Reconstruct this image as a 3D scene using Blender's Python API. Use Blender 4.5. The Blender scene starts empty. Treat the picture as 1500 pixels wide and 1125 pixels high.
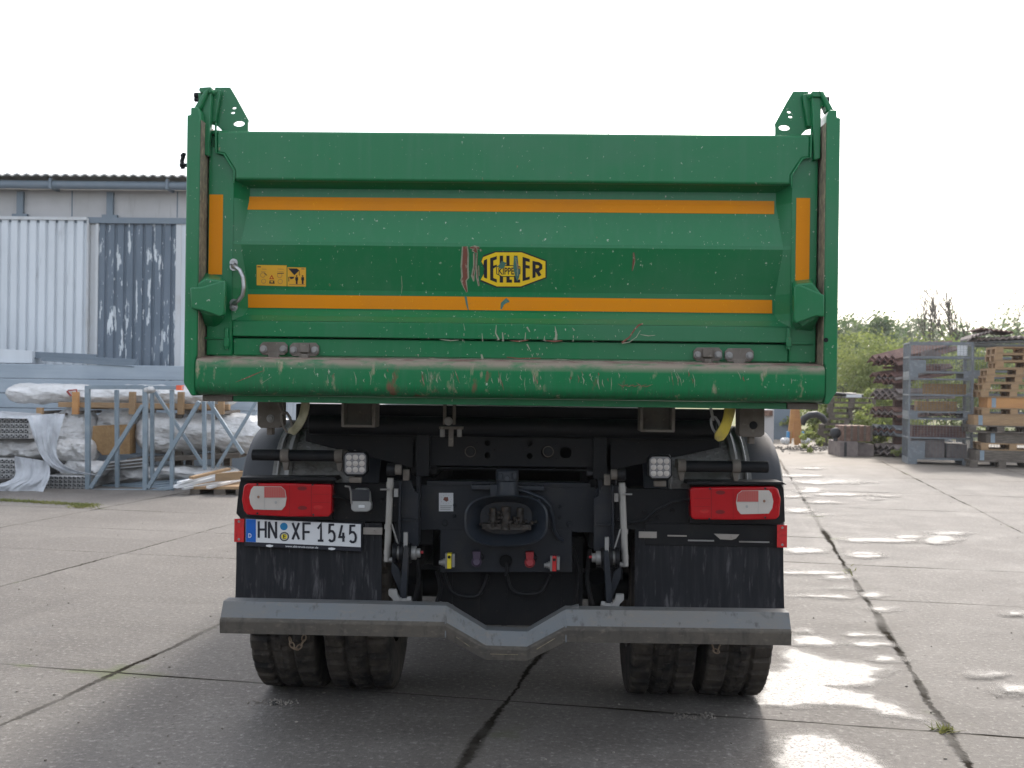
import bpy, bmesh, math, random
from mathutils import Vector, Matrix, noise
random.seed(7)
R = math.radians
S = bpy.context.scene
COL = S.collection
# ------------------------------------------------------------------ camera
CAM = Vector((0.12, 0.0, 1.56)); YAW = 0.0244; ROLL = 0.0132; FPX = 1600.0
fwd = Vector((-math.sin(YAW), math.cos(YAW), 0))
r0 = Vector((math.cos(YAW), math.sin(YAW), 0)); u0 = Vector((0, 0, 1))
rgt = r0*math.cos(ROLL) + u0*math.sin(ROLL)
upv = u0*math.cos(ROLL) - r0*math.sin(ROLL)
cd = bpy.data.cameras.new('camera'); cam = bpy.data.objects.new('camera', cd); COL.objects.link(cam)
cam.matrix_world = Matrix(((rgt.x, upv.x, -fwd.x, CAM.x), (rgt.y, upv.y, -fwd.y, CAM.y), (rgt.z, upv.z, -fwd.z, CAM.z), (0, 0, 0, 1)))
cd.sensor_width = 36; cd.lens = 36*FPX/1500; cd.clip_end = 2000; cd.clip_start = .05
cd.dof.use_dof = True; cd.dof.focus_distance = 4.5; cd.dof.aperture_fstop = 6.3
S.camera = cam
# ------------------------------------------------------------------ sky, sun, exposure
SUN_AZ, SUN_EL = 14.0, 43.0         # degrees right of +Y, above the horizon
w = bpy.data.worlds.new("World"); S.world = w; w.use_nodes = True
wn = w.node_tree.nodes; wl = w.node_tree.links
bg = wn['Background']; bg.inputs[1].default_value = .145
sky = wn.new('ShaderNodeTexSky'); sky.sky_type = 'NISHITA'; sky.sun_disc = False
sky.sun_elevation = R(SUN_EL); sky.sun_rotation = R(SUN_AZ); sky.dust_density = 4; sky.air_density = 1.0; sky.ozone_density = 1
mxs = wn.new('ShaderNodeMix'); mxs.data_type = 'RGBA'; mxs.inputs[0].default_value = .42
mxs.inputs[7].default_value = (9.5, 9.9, 10.4, 1)   # thin bright cloud veil
wl.new(sky.outputs[0], mxs.inputs[6]); wl.new(mxs.outputs[2], bg.inputs[0])
sl = bpy.data.lights.new('sun', 'SUN'); sl.energy = 1.9; sl.angle = R(6); sl.color = (1, .95, .88)
so = bpy.data.objects.new('sun', sl); COL.objects.link(so)
sd = Vector((math.sin(R(SUN_AZ))*math.cos(R(SUN_EL)), math.cos(R(SUN_AZ))*math.cos(R(SUN_EL)), math.sin(R(SUN_EL))))
so.rotation_euler = sd.to_track_quat('Z', 'Y').to_euler(); so.location = (0, 0, 30)
S.view_settings.view_transform = 'Standard'; S.view_settings.look = 'None'
S.view_settings.exposure = 0.88; S.view_settings.gamma = 1

# ------------------------------------------------------------------ measuring helpers
def ray(px, py):
    return fwd + rgt*((px-750)/FPX) - upv*((py-562.5)/FPX)
def at(px, py, Y):
    d = ray(px, py); return CAM + d*((Y-CAM.y)/d.y)
def gp(px, py, z=0.0):
    d = ray(px, py); return CAM + d*((z-CAM.z)/d.z)
def zf(py, Y): return at(750, py, Y).z

# ------------------------------------------------------------------ mesh builder
class MB:
    def __init__(s): s.v = []; s.f = []; s.m = []
    def add(s, vs, fs, mi=0):
        b = len(s.v); s.v += [Vector(v) for v in vs]
        for f in fs: s.f.append([b+i for i in f]); s.m.append(mi)
        return s
    def box(s, x0, y0, z0, x1, y1, z1, mi=0, rot=None, piv=None):
        if x0 > x1: x0, x1 = x1, x0
        if y0 > y1: y0, y1 = y1, y0
        if z0 > z1: z0, z1 = z1, z0
        vs = [Vector(p) for p in ((x0,y0,z0),(x1,y0,z0),(x1,y1,z0),(x0,y1,z0),(x0,y0,z1),(x1,y0,z1),(x1,y1,z1),(x0,y1,z1))]
        if rot is not None:
            c = Vector(piv) if piv else Vector(((x0+x1)/2, (y0+y1)/2, (z0+z1)/2))
            vs = [c + rot @ (v-c) for v in vs]
        return s.add(vs, [(0,3,2,1),(4,5,6,7),(0,1,5,4),(1,2,6,5),(2,3,7,6),(3,0,4,7)], mi)
    def bpx(s, x0, y0, x1, y1, Y, dy, mi=0):      # upright box measured on the photograph at distance Y
        c = at((x0+x1)/2, (y0+y1)/2, Y); k = (c-CAM).dot(fwd)/FPX
        hw = abs(x1-x0)/2*k; hh = abs(y1-y0)/2*k
        return s.box(c.x-hw, Y, c.z-hh, c.x+hw, Y+dy, c.z+hh, mi)
    def prism(s, pts, vec, mi=0):
        n = len(pts); pts = [Vector(p) for p in pts]; vec = Vector(vec)
        nrm = Vector((0,0,0))
        for i in range(n): nrm += pts[i].cross(pts[(i+1) % n])
        if nrm.dot(vec) > 0: pts = pts[::-1]
        vs = pts + [p+vec for p in pts]
        fs = [tuple(range(n)), tuple(range(2*n-1, n-1, -1))]
        fs += [((i+1) % n, i, i+n, (i+1) % n + n) for i in range(n)]
        return s.add(vs, fs, mi)
    def ppx(s, pts, Y, dy, mi=0):
        return s.prism([at(x, y, Y) for x, y in pts], (0, dy, 0), mi)
    def tube(s, a, b, r, mi=0, n=14, r2=None, cap=True):
        a = Vector(a); b = Vector(b); r2 = r if r2 is None else r2
        d = (b-a).normalized(); x = d.orthogonal().normalized(); y = d.cross(x)
        vs = []
        for c, rr in ((a, r), (b, r2)):
            for i in range(n):
                t = 2*math.pi*i/n; vs.append(c + x*math.cos(t)*rr + y*math.sin(t)*rr)
        fs = [(i, (i+1) % n, (i+1) % n+n, i+n) for i in range(n)]
        if cap: fs += [tuple(range(n-1, -1, -1)), tuple(range(n, 2*n))]
        return s.add(vs, fs, mi)
    def path(s, pts, r, mi=0, n=8, closed=False):
        pts = [Vector(p) for p in pts]; m = len(pts); vs = []; prev = None
        rs = r if isinstance(r, (list, tuple)) else [r]*m
        for k in range(m):
            if closed: t = pts[(k+1) % m]-pts[k-1]
            else: t = pts[min(k+1, m-1)]-pts[max(k-1, 0)]
            t.normalize()
            if prev is None: x = t.orthogonal().normalized()
            else: x = (prev - t*prev.dot(t)).normalized()
            prev = x; y = t.cross(x)
            for i in range(n):
                a = 2*math.pi*i/n; vs.append(pts[k] + x*math.cos(a)*rs[k] + y*math.sin(a)*rs[k])
        fs = []
        for k in range(m if closed else m-1):
            k2 = (k+1) % m
            fs += [(k*n+i, k*n+(i+1) % n, k2*n+(i+1) % n, k2*n+i) for i in range(n)]
        if not closed: fs += [tuple(range(n-1, -1, -1)), tuple(range((m-1)*n, m*n))]
        return s.add(vs, fs, mi)
    def ball(s, c, r, mi=0, n=12, sc=(1,1,1)):
        c = Vector(c); vs = [c+Vector((0,0,r*sc[2]))]; h = n//2
        for j in range(1, h):
            for i in range(n):
                a = math.pi*j/h; b = 2*math.pi*i/n
                vs.append(c+Vector((r*math.sin(a)*math.cos(b)*sc[0], r*math.sin(a)*math.sin(b)*sc[1], r*math.cos(a)*sc[2])))
        vs.append(c-Vector((0,0,r*sc[2]))); fs = [(0, 1+i, 1+(i+1) % n) for i in range(n)]
        for j in range(h-2):
            a = 1+j*n
            fs += [(a+i, a+n+i, a+n+(i+1) % n, a+(i+1) % n) for i in range(n)]
        a = 1+(h-2)*n; l = len(vs)-1
        fs += [(a+i, l, a+(i+1) % n) for i in range(n)]
        return s.add(vs, fs, mi)
    def bolt(s, c, r, mi=0, h=.012):             # hex head facing the camera side (-Y)
        c = Vector(c); s.tube(c, c-Vector((0, h*.3, 0)), r*1.35, mi, 14); s.tube(c-Vector((0, h*.3, 0)), c-Vector((0, h, 0)), r, mi, 6)
        return s
    def holes(s, outline, hs, Y, dy, mi=0, px=True):   # plate with real holes: outline and (cx,cy,rx,ry[,n])
        cu = bpy.data.curves.new('tmp', 'CURVE'); cu.dimensions = '2D'; cu.fill_mode = 'BOTH'; cu.extrude = dy/2
        loops = [outline]
        for h in hs:
            n = h[4] if len(h) > 4 else 16
            loops.append([(h[0]+h[2]*math.cos(2*math.pi*i/n), h[1]+h[3]*math.sin(2*math.pi*i/n)) for i in range(n)] if not isinstance(h[0], tuple) else list(h))
        for lp in loops:
            sp = cu.splines.new('POLY'); sp.points.add(len(lp)-1); sp.use_cyclic_u = True
            for i, (x, y) in enumerate(lp):
                if px: p = at(x, y, Y); sp.points[i].co = (p.x, p.z, 0, 1)
                else: sp.points[i].co = (x, y, 0, 1)
        o = bpy.data.objects.new('tmp', cu); COL.objects.link(o)
        me = bpy.data.meshes.new_from_object(o)
        s.add([Vector((v.co.x, Y+dy/2-v.co.z, v.co.y)) for v in me.vertices], [tuple(p.vertices) for p in me.polygons], mi)
        bpy.data.objects.remove(o); bpy.data.curves.remove(cu); bpy.data.meshes.remove(me)
        return s
    def build(s, name, mats, parent=None, bevel=0, smooth=True, ang=38, seg=2, fixn=True):
        off = Vector((0,0,0)); p = parent
        while p is not None: off += p.location; p = p.parent
        me = bpy.data.meshes.new(name)
        me.from_pydata([tuple(v-off) for v in s.v], [], s.f)
        for m in (mats if isinstance(mats, (list, tuple)) else [mats]): me.materials.append(m)
        for i, p in enumerate(me.polygons): p.material_index = s.m[i]
        if smooth:
            bm = bmesh.new(); bm.from_mesh(me)
            if fixn: bmesh.ops.recalc_face_normals(bm, faces=bm.faces)
            for f in bm.faces: f.smooth = True
            for e in bm.edges:
                if len(e.link_faces) != 2 or e.calc_face_angle(0) > R(ang): e.smooth = False
            bm.to_mesh(me); bm.free()
        me.update()
        o = bpy.data.objects.new(name, me); COL.objects.link(o); o.parent = parent
        if bevel:
            b = o.modifiers.new('bevel', 'BEVEL'); b.width = bevel; b.segments = seg; b.limit_method = 'ANGLE'; b.angle_limit = R(35)
            b.harden_normals = False; b.use_clamp_overlap = True
        return o

def empty(name, loc=(0,0,0), rz=0):
    o = bpy.data.objects.new(name, None); COL.objects.link(o); o.location = loc; o.rotation_euler = (0,0,rz); o.empty_display_size = .2
    return o
def tag(o, label=None, cat=None, group=None, kind=None):
    if label: o['label'] = label
    if cat: o['category'] = cat
    if group: o['group'] = group
    if kind: o['kind'] = kind
    return o
def copy_tree(o, parent=None):
    c = o.copy(); COL.objects.link(c); c.parent = parent
    for ch in [x for x in bpy.data.objects if x.parent == o]: copy_tree(ch, c)
    return c
def text2d(body, bold=0.0):
    cu = bpy.data.curves.new('tmp', 'FONT'); cu.body = body; cu.size = 1; cu.offset = bold; cu.resolution_u = 3
    o = bpy.data.objects.new('tmp', cu); COL.objects.link(o); me = bpy.data.meshes.new_from_object(o)
    vs = [(v.co.x, v.co.y) for v in me.vertices]; fs = [tuple(p.vertices) for p in me.polygons]
    bpy.data.objects.remove(o); bpy.data.curves.remove(cu); bpy.data.meshes.remove(me)
    x0 = min(v[0] for v in vs); x1 = max(v[0] for v in vs); y0 = min(v[1] for v in vs); y1 = max(v[1] for v in vs)
    return [((x-x0)/(x1-x0), (y-y0)/(y1-y0)) for x, y in vs], fs
def put_text(mb, body, fn, x0, y0, x1, y1, off, mi=0, bold=0.0, slope=0.0):
    vs, fs = text2d(body, bold)
    mb.add([fn(x0+(x1-x0)*u, y1+(y0-y1)*v + slope*(x1-x0)*u, off) for u, v in vs], fs, mi)
def ribbon(pts, wd):                    # mitred flat band in 2-D -> list of left / right points
    n = len(pts); L = []; Rr = []
    for i in range(n):
        a = Vector(pts[max(i-1, 0)]); b = Vector(pts[i]); c = Vector(pts[min(i+1, n-1)])
        d1 = (b-a).normalized() if i > 0 else (c-b).normalized(); d2 = (c-b).normalized() if i < n-1 else d1
        n1 = Vector((-d1.y, d1.x)); n2 = Vector((-d2.y, d2.x)); m = (n1+n2)
        if m.length < 1e-4: m = n1
        m.normalize(); wi = wd[i] if isinstance(wd, (list, tuple)) else wd
        k = wi/2/max(.45, m.dot(n1)); L.append(b+m*k); Rr.append(b-m*k)
    return L, Rr
def put_ribbon(mb, pts, wd, fn, off, mi=0):
    L, Rr = ribbon(pts, wd); n = len(pts)
    mb.add([fn(p[0], p[1], off) for p in L+Rr], [(i, i+1, n+i+1, n+i) for i in range(n-1)], mi)
def put_poly(mb, pts, fn, off, mi=0):
    mb.add([fn(x, y, off) for x, y in pts], [tuple(range(len(pts)))], mi)
def circ(cx, cy, rx, ry=None, n=20):
    ry = ry or rx; return [(cx+rx*math.cos(2*math.pi*i/n), cy+ry*math.sin(2*math.pi*i/n)) for i in range(n)]

# ------------------------------------------------------------------ materials
def mat(name, col, rough=.5, metal=0.0, layers=(), bump=0.0, bscale=80, coat=0.0, spec=.5, bstretch=(1,1,1), trans=0.0, alpha=1.0, world=False, thin=0.0, ior=1.45):
    m = bpy.data.materials.new(name); m.use_nodes = True; nt = m.node_tree; N = nt.nodes; L = nt.links
    b = N['Principled BSDF']; b.inputs['Roughness'].default_value = rough; b.inputs['Metallic'].default_value = metal
    b.inputs['Specular IOR Level'].default_value = spec; b.inputs['Coat Weight'].default_value = coat; b.inputs['Coat Roughness'].default_value = .12
    b.inputs['Transmission Weight'].default_value = trans; b.inputs['Alpha'].default_value = alpha; b.inputs['IOR'].default_value = ior
    tc = N.new('ShaderNodeTexCoord'); sep = None
    base = N.new('ShaderNodeRGB'); base.outputs[0].default_value = (*col, 1); cur = base.outputs[0]
    rv = N.new('ShaderNodeValue'); rv.outputs[0].default_value = rough; rcur = rv.outputs[0]
    for l in layers:
        c, sc, st, lo, hi, amt = l[:6]; rr = l[6] if len(l) > 6 else None; zr = l[7] if len(l) > 7 else None
        mp = N.new('ShaderNodeMapping'); mp.inputs['Scale'].default_value = st; mp.inputs['Location'].default_value = (random.uniform(0, 20), random.uniform(0, 20), random.uniform(0, 20))
        L.new(tc.outputs['Object'], mp.inputs[0])
        nz = N.new('ShaderNodeTexNoise'); nz.inputs['Scale'].default_value = sc; nz.inputs['Detail'].default_value = 5; nz.inputs['Roughness'].default_value = .6
        L.new(mp.outputs[0], nz.inputs[0])
        mr = N.new('ShaderNodeMapRange'); mr.inputs[1].default_value = lo; mr.inputs[2].default_value = hi; mr.inputs[4].default_value = amt
        L.new(nz.outputs[0], mr.inputs[0]); fac = mr.outputs[0]
        if zr:
            if sep is None: sep = N.new('ShaderNodeSeparateXYZ'); L.new(tc.outputs['Object'], sep.inputs[0])
            z2 = N.new('ShaderNodeMapRange'); z2.inputs[1].default_value = zr[0]; z2.inputs[2].default_value = zr[1]; L.new(sep.outputs[2], z2.inputs[0])
            mu = N.new('ShaderNodeMath'); mu.operation = 'MULTIPLY'; L.new(fac, mu.inputs[0]); L.new(z2.outputs[0], mu.inputs[1]); fac = mu.outputs[0]
        mx = N.new('ShaderNodeMix'); mx.data_type = 'RGBA'; mx.inputs[7].default_value = (*c, 1)
        L.new(fac, mx.inputs[0]); L.new(cur, mx.inputs[6]); cur = mx.outputs[2]
        if rr is not None:
            mf = N.new('ShaderNodeMix'); mf.data_type = 'FLOAT'; mf.inputs[3].default_value = rr; L.new(fac, mf.inputs[0]); L.new(rcur, mf.inputs[2]); rcur = mf.outputs[0]
    L.new(cur, b.inputs['Base Color']); L.new(rcur, b.inputs['Roughness'])
    if bump:
        mp = N.new('ShaderNodeMapping'); mp.inputs['Scale'].default_value = bstretch; L.new(tc.outputs['Object'], mp.inputs[0])
        nz = N.new('ShaderNodeTexNoise'); nz.inputs['Scale'].default_value = bscale; nz.inputs['Detail'].default_value = 6; L.new(mp.outputs[0], nz.inputs[0])
        bp = N.new('ShaderNodeBump'); bp.inputs['Strength'].default_value = 1; bp.inputs['Distance'].default_value = bump
        L.new(nz.outputs[0], bp.inputs['Height']); L.new(bp.outputs[0], b.inputs['Normal'])
    if thin:                                  # leaves and film that let light through
        tr = N.new('ShaderNodeBsdfTranslucent'); ms = N.new('ShaderNodeMixShader'); ms.inputs[0].default_value = thin
        L.new(cur, tr.inputs[0]); L.new(b.outputs[0], ms.inputs[1]); L.new(tr.outputs[0], ms.inputs[2]); L.new(ms.outputs[0], N['Material Output'].inputs[0])
    return m
o1 = (1,1,1)
G = (.002, .140, .044)
SPK = ((.42, .45, .36), 75, (1, 1, .7), .66, .71, .9)
DUST = ((.055, .145, .085), 1.3, (1, 1, 1.4), .45, .68, .45, .45)
STREAK = ((.03, .15, .07), 7, (4, 4, .25), .5, .8, .5, .45)
Mt = {}
Mt['green'] = mat('green_paint', G, .34, layers=[DUST, STREAK, SPK, ((.22, .14, .08), 60, (1,1,.5), .71, .74, .8)], coat=.2, bump=.0006, bscale=3, spec=.35)
Mt['green_worn'] = mat('green_paint_worn', G, .5, layers=[DUST, STREAK, ((.32, .27, .18), 26, (1,1,.35), .6, .72, .85, .7), ((.17, .07, .045), 11, (1,1,.4), .62, .7, .9, .7), SPK,
    ((.24, .19, .15), 22, (.4,1,1), .32, .52, .95, .8, (1.608, 1.634)), ((.03, .06, .035), 60, (4,1,.1), .45, .65, .6, .6, (1.575, 1.52))], coat=.05, spec=.3, bump=.0008, bscale=40)
Mt['sill_dirt'] = mat('sill_dirt', (.24, .19, .15), .8, layers=[((.14, .06, .05), 14, o1, .42, .62, .8), ((.4, .36, .26), 40, o1, .6, .7, .8)], bump=.002, bscale=90)
Mt['dirt_face'] = mat('dirty_inner_face', (.17, .14, .10), .8, layers=[((.33, .29, .18), 55, (1,1,.6), .45, .65, .7), ((.05, .04, .03), 9, o1, .5, .7, .7)], bump=.002, bscale=110)
Mt['orange'] = mat('orange_reflective_tape', (.62, .215, .0), .5, spec=.2, layers=[((.75, .36, .01), 70, (1,1,1), .66, .7, .7), ((.45, .17, .02), 2.5, (1,1,.3), .45, .75, .5), ((.30, .15, .04), 120, (1,1,.8), .68, .72, .8)], bump=.0003, bscale=300)
Mt['jaw'] = mat('jaw_paint', (.022, .028, .038), .38, layers=[((.07, .06, .05), 9, o1, .5, .75, .6, .7)], bump=.0006, bscale=60)
Mt['sticker'] = mat('sticker_yellow', (.68, .36, .03), .45)
Mt['emblem'] = mat('emblem_yellow', (.78, .53, .015), .4, layers=[((.5, .33, .03), 6, o1, .5, .75, .4)])
Mt['ink'] = mat('black_ink', (.012, .013, .022), .4)
Mt['scr_red'] = mat('scratch_primer', (.17, .055, .035), .7, layers=[((.42, .36, .27), 70, (1,1,.4), .55, .65, .7)])
Mt['scr_pale'] = mat('scratch_pale', (.27, .28, .20), .7, layers=[((.12, .16, .10), 60, o1, .5, .65, .6)])
Mt['scr_green'] = mat('scratch_green', (.05, .14, .11), .6, layers=[((.3, .3, .22), 60, o1, .6, .7, .6)])
Mt['black'] = mat('black_chassis_paint', (.0045, .005, .0065), .5, spec=.3, layers=[((.025, .022, .019), 6, o1, .5, .8, .6, .8), ((.10, .085, .07), 70, o1, .66, .74, .5)], bump=.0006, bscale=50)
Mt['blue_black'] = mat('blue_grey_chassis_paint', (.011, .014, .020), .42, spec=.4, layers=[((.07, .06, .05), 5, o1, .5, .8, .5, .7), ((.15, .13, .11), 80, o1, .68, .75, .5)], bump=.0005, bscale=60)
Mt['rubber'] = mat('tyre_rubber', (.010, .009, .009), .85, spec=.3, layers=[((.06, .05, .04), 7, o1, .38, .62, .9), ((.09, .075, .06), 30, o1, .55, .7, .6)], bump=.0015, bscale=60)
Mt['flap'] = mat('rubber_flap', (.005, .0055, .008), .6, spec=.35, layers=[((.03, .03, .033), 10, (5,5,.25), .45, .75, .6), ((.09, .085, .09), 22, (2,2,.3), .56, .72, .8)], bump=.001, bscale=45, bstretch=(3,3,.05))
Mt['fender'] = mat('fender_plastic', (.010, .012, .017), .45, layers=[((.07, .07, .07), 3, (1,1,.6), .45, .8, .5, .7)], bump=.0006, bscale=90)
Mt['alu'] = mat('galvanised_steel', (.25, .245, .235), .45, .3, layers=[((.16, .14, .12), 8, o1, .45, .7, .7, .8)], bump=.0005, bscale=60)
Mt['dirty_steel'] = mat('dirty_beige_steel', (.15, .13, .11), .75, layers=[((.08, .065, .05), 10, o1, .4, .7, .8), ((.25, .22, .18), 45, o1, .6, .7, .6)], bump=.001, bscale=60)
Mt['bar_dirt'] = mat('muddy_bar_steel', (.062, .055, .046), .8, layers=[((.11, .093, .072), 5, (.6,1,1), .4, .7, .8), ((.035, .03, .027), 30, (1,1,.3), .5, .68, .7), ((.17, .145, .115), 60, (.5,1,1), .55, .75, .5)], bump=.001, bscale=70)
Mt['bar'] = mat('underride_bar_steel', (.115, .125, .132), .5, .2, layers=[((.17, .145, .115), 4, (.6,1,1), .4, .75, .6, .75), ((.21, .17, .13), 60, (.5,1,1), .55, .75, .4, .8), ((.05, .045, .04), 30, (1,1,.3), .58, .72, .7)], bump=.0008, bscale=70)
Mt['chrome'] = mat('bright_zinc', (.42, .42, .42), .35, .8, layers=[((.2, .18, .16), 20, o1, .5, .7, .6)])
Mt['white_tube'] = mat('pale_cylinder_tube', (.30, .29, .27), .35, .2, layers=[((.2, .17, .14), 9, (2,2,.4), .5, .75, .6)])
Mt['red_lens'] = mat('red_lens', (.40, .001, .006), .14, coat=.25, spec=.35, layers=[((.52, .008, .010), 5, o1, .5, .8, .6), ((.2, .002, .006), 8, o1, .58, .75, .7)])
Mt['red_dark'] = mat('red_lens_dark', (.16, .002, .006), .25, coat=.3)
Mt['clear_lens'] = mat('clear_lens', (.50, .46, .42), .15, coat=.6, layers=[((.4, .36, .33), 6, o1, .45, .7, .6)])
Mt['pink_lens'] = mat('pink_lens', (.42, .10, .09), .2, coat=.4)
Mt['amber'] = mat('lens_bulb', (.22, .11, .07), .3)
Mt['red_refl'] = mat('red_reflector', (.5, .012, .015), .25, coat=.5, layers=[((.3, .01, .01), 60, o1, .5, .6, .5)])
Mt['plate_white'] = mat('plate_white', (.62, .63, .64), .35, layers=[((.4, .4, .38), 9, o1, .55, .8, .4)])
Mt['plate_blue'] = mat('plate_blue', (.004, .10, .42), .35)
Mt['seal_blue'] = mat('seal_blue', (.01, .17, .36), .4)
Mt['seal_grey'] = mat('seal_grey', (.3, .3, .29), .5)
Mt['yellow'] = mat('yellow_plastic', (.75, .6, .03), .45, layers=[((.3, .25, .06), 30, o1, .55, .7, .5)])
Mt['strap'] = mat('yellow_strap', (.50, .38, .05), .8, layers=[((.2, .16, .07), 12, o1, .45, .65, .7)], bump=.003, bscale=60)
Mt['strap_dirty'] = mat('dirty_strap', (.20, .18, .11), .85, layers=[((.35, .32, .22), 12, o1, .45, .65, .7)], bump=.003, bscale=60)
Mt['red_plastic'] = mat('red_plastic', (.32, .025, .03), .5)
Mt['mauve_plastic'] = mat('grey_violet_plastic', (.06, .04, .07), .55)
Mt['led'] = mat('led_lens', (.20, .195, .20), .2, coat=.5)
Mt['glass_dark'] = mat('dark_glass', (.02, .025, .03), .06)
Mt['void'] = mat('black_hole', (.004, .004, .005), .9)
Mt['grime'] = mat('grease_grime', (.022, .017, .013), .5, layers=[((.10, .065, .04), 40, o1, .55, .7, .7)], bump=.01, bscale=40)
Mt['chain'] = mat('rusty_chain', (.24, .18, .12), .6, .3, layers=[((.1, .06, .04), 50, o1, .4, .6, .7)])
Mt['strip_grey'] = mat('pale_strip', (.30, .27, .24), .6)
# ================================================================== THE TRUCK
T = empty('dump_truck', (0, 5.5, 0))
tag(T, 'green three-way tipper truck with black chassis seen squarely from behind, standing on the concrete slabs', 'truck')
# ---------------- tipper body
Yp = 4.26                                            # rear face of the corner posts
zt = at(269, 168, Yp).z; zb = zf(586, Yp)
body = MB()
body.box(-1.262, 4.42, 1.60, -1.205, 9.3, 2.50); body.box(1.205, 4.42, 1.60, 1.262, 9.3, 2.50)      # side walls
body.box(-1.204, 4.50, 1.52, 1.204, 9.3, 1.60); body.box(-1.204, 9.22, 1.602, 1.204, 9.3, 2.6)       # floor, front wall
body.box(-1.275, 4.42, 2.50, -1.19, 9.3, 2.58); body.box(1.19, 4.42, 2.50, 1.275, 9.3, 2.58)
body.box(-1.275, 4.42, 1.50, -1.15, 9.3, 1.597); body.box(1.15, 4.42, 1.50, 1.275, 9.3, 1.597)
for k in range(4):
    for s in (-1, 1): body.box(s*1.262, 5.4+k*1.15, 1.6, s*1.277, 5.52+k*1.15, 2.498)
B = body.build('tipper_body', [Mt['green']], T, bevel=.006)
for s in (-1, 1):
    p = MB()
    zz = at(750+s*470, 168, Yp).z if s < 0 else at(1220, 172, Yp).z
    zl = zb+.05
    # front face of the post, with a clipped lower outer corner
    p.prism([(s*1.228, Yp, zb), (s*1.245, Yp, zb), (s*1.276, Yp, zl), (s*1.276, Yp, zz), (s*1.262, Yp, zz), (s*1.262, Yp, zz+.03), (s*1.232, Yp, zz+.03), (s*1.222, Yp, zz+.005), (s*1.222, Yp, zb+.16), (s*1.228, Yp, zb+.15)], (0, .16, 0))
    p.prism([(s*1.262, Yp+.03, zz+.03), (s*1.232, Yp+.03, zz+.03), (s*1.20, Yp+.03, zz+.115), (s*1.222, Yp+.03, zz+.10)], (0, .06, 0))
    post = p.build('corner_post', [Mt['green']], B, bevel=.006)
    d = MB()                                        # dirty inner return of the post
    d.box(s*1.2185, Yp+.003, zb+.02, s*1.2212, Yp+.16, zz-.02)
    d.build('post_return', [Mt['dirt_face']], B)
    if s > 0:
        h = MB(); q = at(1210, 498, Yp-.002); h.tube(q, q+Vector((0, .003, 0)), .009, 0, 16); h.build('drain_hole', [Mt['void']], B)
# rear sill roll
sl_ = MB(); prof = [(4.36, zf(527, 4.36)), (4.30, zf(528.5, 4.30)), (4.268, zf(530.5, 4.268)), (4.256, zf(532.5, 4.256)), (4.248, zf(535.5, 4.248)), (4.245, zf(539, 4.245)), (4.244, zf(545, 4.244)), (4.244, zf(566, 4.244)), (4.246, zf(571, 4.246)), (4.251, zf(575.5, 4.251)), (4.262, zf(579.5, 4.262)), (4.28, zf(582.5, 4.28)), (4.36, zf(584, 4.36))]
xs = [-1.224 + 2.448*i/24 for i in range(25)]; n = len(prof)
vs = [(x, y, z) for x in xs for (y, z) in prof]; fs = []; 
for i in range(24):
    for j in range(n-1): fs.append((i*n+j, i*n+j+1, (i+1)*n+j+1, (i+1)*n+j))
sl_.add(vs, fs, 0); 
for j in range(24): sl_.m[j*(n-1)] = 1; sl_.m[j*(n-1)+1] = 1
sl_.add([(xs[0], y, z) for y, z in prof], [tuple(range(n))], 0); sl_.add([(xs[-1], y, z) for y, z in prof], [tuple(range(n-1, -1, -1))], 0)
sill = sl_.build('rear_sill', [Mt['green_worn'], Mt['sill_dirt']], B, ang=30)
lo = MB(); lo.box(-1.10, 4.335, zf(594, 4.335), 1.10, 4.50, zf(584.5, 4.335)); lo.box(-1.222, 4.33, zf(594, 4.33), -1.102, 4.50, zf(584.5, 4.335), 1); lo.box(1.102, 4.33, zf(594, 4.33), 1.222, 4.50, zf(584.5, 4.335), 1)
lo.build('under_sill_rail', [Mt['green'], Mt['dirty_steel']], B, bevel=.003)
# scrapes on the sill
random.seed(21)
def SF(px, py, off):
    q = at(px, py, 4.244); z = q.z
    for i in range(len(prof)-1):
        if prof[i+1][1] <= z <= prof[i][1]:
            t = (z-prof[i][1])/(prof[i+1][1]-prof[i][1]); y = prof[i][0]+t*(prof[i+1][0]-prof[i][0]); break
    else: y = 4.25
    q = at(px, py, y); return Vector((q.x, y-off, q.z))
sc = MB()
marks = [(345,560,388,542), (372,568,398,552)]
for cx_, sp_, n_ in ((470,12,4), (545,22,6), (628,14,9), (655,10,6), (720,14,7), (786,14,8), (852,18,10), (905,12,4), (990,9,7), (1010,8,4), (1085,30,4)):
    for _ in range(n_):
        xx = random.gauss(cx_, sp_); yy = random.uniform(538, 556); ln = random.choice((5, 8, 12, 20)); marks.append((xx, yy, xx+random.gauss(ln*.12, ln*.12), min(yy+ln, 572)))
for i, (a, b, c, d) in enumerate(marks):
    if d == 0: c, d = a+random.uniform(-6, 8), b+random.uniform(5, 12)
    m_ = ((a+c)/2+random.uniform(-2, 2), (b+d)/2)
    put_ribbon(sc, [(a, b), m_, (c, d)], [.3, random.choice((.6,.8,1.1,1.8)), .3], SF, .0006+.00005*i, 0 if i % 3 else 1)
for i in range(5): put_ribbon(sc, [(905+i*9, 560+random.uniform(0,8)), (912+i*9, 566), (920+i*9, 563)], [.3, 1.2, .3], SF, .004, 1)
sc.build('scrape_marks', [Mt['scr_pale'], Mt['scr_red']], sill, smooth=False)

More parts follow.
